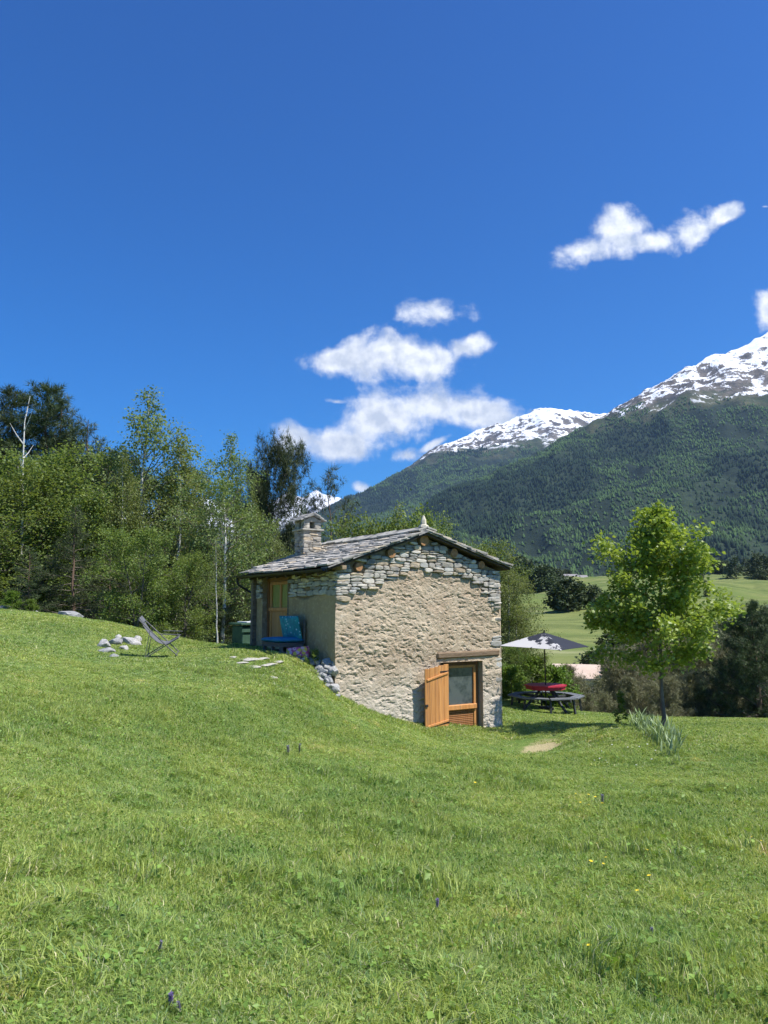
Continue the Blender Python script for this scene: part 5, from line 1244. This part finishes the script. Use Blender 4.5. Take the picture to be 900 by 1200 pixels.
# --- iris clump beside the maple
r = np.random.default_rng(88); VV, FF, nn_ = [], [], 0
TT = []
for i in range(330):
    f_ = r.random(); u = 742+52*f_+r.normal(0, 4); v = 848+30*f_+r.normal(0, 4)*(1+f_); p = hit(u, v)
    h = r.uniform(.22, .42); az = r.uniform(0, 6.28); sp_ = r.uniform(.1, .6); d = np.array((cos(az), sin(az), 0)); s_ = np.cross(d, (0, 0, 1)); w = r.uniform(.012, .02)
    pts_ = [p+d*h*sp_*q**1.6*1.3+np.array((0, 0, h*(q-.25*sp_*q**3))) for q in (0, .4, .75, 1.0)]
    V = [pts_[0]-s_*w, pts_[0]+s_*w, pts_[1]+s_*w, pts_[1]-s_*w, pts_[2]+s_*w*.8, pts_[2]-s_*w*.8, pts_[3]]
    VV += V; FF += [tuple(nn_+q for q in f) for f in ((0, 1, 2), (0, 2, 3), (3, 2, 4), (3, 4, 5), (5, 4, 6))]; nn_ += 7; TT += [[r.random()]*3]*7
ir = fmesh('iris_clump', VV, np.array(FF), l_iris, tint=TT); tag(ir, 'clump of pale green sword shaped iris leaves at the maple foot', 'plant')
# --- flowers
m_yf = mat('yellow_petals', (.75, .52, .02), (.85, .65, .04), 9, .6); m_pf = mat('purple_petals', (.07, .05, .14), (.16, .11, .26), 30, .7); m_st = mat('flower_stem', (.06, .10, .03), (.10, .15, .04), 9, .7); m_wf = mat('white_petals', (.75, .75, .72), (.85, .85, .82), 9, .6)
def flower_tpl(kind):
    st = MB().tube([(0, 0, -.02), (.006, .003, .06), (0, 0, .12)], .0025, 5)
    root = empty({'y': 'yellow_flower', 'p': 'purple_flower', 'w': 'daisy'}[kind]); s_ = st.obj('stem', m_st, root); V, F = [], []
    if kind == 'p':
        for j in range(46):
            z = .04+.10*j/46; a = j*2.4; d = np.array((cos(a), sin(a), .5)); p0 = np.array((0, 0, z)); sd = np.array((-sin(a), cos(a), 0)); V += [p0, p0+d*.011+sd*.006, p0+d*.02, p0+d*.011-sd*.006]; F.append((4*j, 4*j+1, 4*j+2, 4*j+3))
    else:
        for j in range(12):
            a = j*pi/6; d = np.array((cos(a), sin(a), .25)); sd = np.array((-sin(a), cos(a), 0)); p0 = np.array((0, 0, .12)); V += [p0, p0+d*.012+sd*.005, p0+d*.02, p0+d*.012-sd*.005]; F.append((4*j, 4*j+1, 4*j+2, 4*j+3))
    c_ = fmesh('petals', V, np.array(F), {'y': m_yf, 'p': m_pf, 'w': m_wf}[kind], root); _tree_kids[root.name] = [s_, c_]; return root
fy_, fp_, fw_ = flower_tpl('y'), flower_tpl('p'), flower_tpl('w'); fu = set()
def flower(tpl, u, v, s, label, cat, group=None):
    c = tpl if tpl.name in fu or True and tpl.name not in fu else tpl
    if tpl.name in fu:
        c = tpl.copy(); COL.objects.link(c)
        for ch in _tree_kids[tpl.name]: q = ch.copy(); COL.objects.link(q); q.parent = c
    else: fu.add(tpl.name)
    for k_ in ('label', 'category', 'group'):
        if k_ in c: del c[k_]
    c.location = hit(u, v); c.scale = (s, s, s*.8); c.rotation_euler = (r.uniform(-.2, .2), r.uniform(-.2, .2), r.uniform(0, 6)); tag(c, label, cat, group)
for (u, v) in [(676, 929), (688, 931), (692, 945), (706, 943), (681, 939), (697, 935), (707, 1015), (691, 1014), (712, 1007), (764, 1033), (757, 1000), (780, 1000), (749, 1050), (884, 984), (890, 988), (556, 917), (612, 914), (786, 961), (693, 1123), (700, 990)]:
    flower(fy_, u, v+8, r.uniform(.7, 1.0), 'tiny yellow wildflower in the grass right of centre', 'flower', 'yellow wildflowers in the lawn')
for (u, v, s, lb) in [(706, 937, 2.0, 'purple flower spike among the yellow flowers'), (716, 1095, 1.15, 'dark blue flower spike right of centre near the bottom'), (762, 1096, 1.1, 'faint purple flower spike right of the dark blue one'), (200, 1178, 1.0, 'purple flower spike near the bottom edge'), (212, 1186, .8, 'small purple flower beside the bottom edge spike'), (186, 1110, .8, 'small blue flower left of centre near the bottom'), (338, 878, 2.2, 'left one of two dark flower spikes below the hut bank'), (350, 877, 2.2, 'right one of two dark flower spikes below the hut bank'), (512, 1060, 1.1, 'pale blue flower spike in the lower middle')]:
    flower(fp_, u, v+8, s*.62, lb, 'flower')
for i in range(26):
    flower(fw_, r.uniform(690, 790), r.uniform(868, 905), r.uniform(.6, .9), 'tiny white daisy on the grassy rise before the maple', 'flower', 'daisies near the maple')
# --- distant houses
m_hw = mat('white_house_wall', (.62, .60, .56), (.72, .70, .66), 3, .9); m_hr = mat('grey_house_roof', (.20, .19, .19), (.30, .28, .27), 3, .9); m_win = mat('dark_window', (.03, .035, .04), None, rough=.3)
m_pr = mat('pink_clay_roof', (.55, .42, .33), (.64, .50, .40), .8, .9); m_er = mat('bare_pinkish_earth', (.48, .38, .29), (.60, .50, .40), .6, 1.0, .1, 2)
def house(u, d, L_, Wd, h, rh, rz_, label, mr=m_hr, nwin=4, wallm=m_hw, sink=.3, z=None):
    p = P(u, 700, d); g_ = float(H(p[0], p[1])) if z is None else z; h0 = empty('house', (p[0], p[1], g_-sink), rz_, label, 'house')
    mb = MB(); a, b_ = L_/2, Wd/2
    mb.add([(-a, -b_, 0), (a, -b_, 0), (a, b_, 0), (-a, b_, 0), (-a, -b_, h), (a, -b_, h), (a, b_, h), (-a, b_, h), (-a, 0, h+rh), (a, 0, h+rh)], [(0, 1, 5, 4), (2, 3, 7, 6), (1, 2, 6, 9, 5), (3, 0, 4, 8, 7)])
    mb.obj('wall', wallm, h0); mb = MB(); o_ = .5
    for s_ in (-1, 1):
        e1 = (b_+o_); ze_ = h-rh*o_/b_
        V = [(-a-o_, s_*e1, ze_), (a+o_, s_*e1, ze_), (a+o_, 0, h+rh), (-a-o_, 0, h+rh)]; V = V+[(x, y, z+.22) for x, y, z in V]
        mb.add(V, [(3, 2, 1, 0), (4, 5, 6, 7), (0, 1, 5, 4), (1, 2, 6, 5), (3, 0, 4, 7)])
    mb.obj('roof', mr, h0)
    for i in range(nwin):
        x = -a+(i+.5)*L_/nwin; MB().box((x, -b_-.03, h*.5), (.45, .05, .6)).obj('window', m_win, h0)
    return h0
house(668, 620, 13, 8, 3.4, 2.2, .1, 'low white house with grey roof at the foot of the mountain', nwin=5)
house(656, 660, 8, 7, 3.0, 2.0, -.2, 'smaller white house left of the low white house')
house(684, 700, 7, 6, 2.8, 2.2, .3, 'tiny grey roofed barn right of the white houses')
house(680, 82, 5.2, 4.0, 1.7, 1.0, R(-20), 'small stone barn with pinkish roof below the lawn behind the parasol', mr=m_pr, nwin=1)
# bare earth cuts on the slope below
def earth(u, v, d, rx, ry, hgt, label, seed):
    p = P(u, v, d); x = np.linspace(-1, 1, 30); Xg, Yg = np.meshgrid(x, x); rr3 = np.hypot(Xg, Yg)
    Z_ = np.clip(1-rr3**2, -.4, 1)*hgt+fbm(Xg*2+seed, Yg*2, o=4)*hgt*.5; Xw, Yw = p[0]+Xg*rx, p[1]+Yg*ry
    o = fmesh('earth_mound', np.stack([Xw, Yw, H(Xw, Yw)+Z_-.25*hgt], -1).reshape(-1, 3), gridF(30, 30), m_er, smooth=True); o['kind'] = 'structure'
earth(685, 755, 100, 3.6, 4, 1.6, '', 1); earth(706, 780, 84, 3.2, 3.5, 1.8, '', 4); earth(720, 800, 76, 3.0, 3.0, 1.4, '', 8); earth(738, 760, 105, 5, 4, 1.2, '', 11)
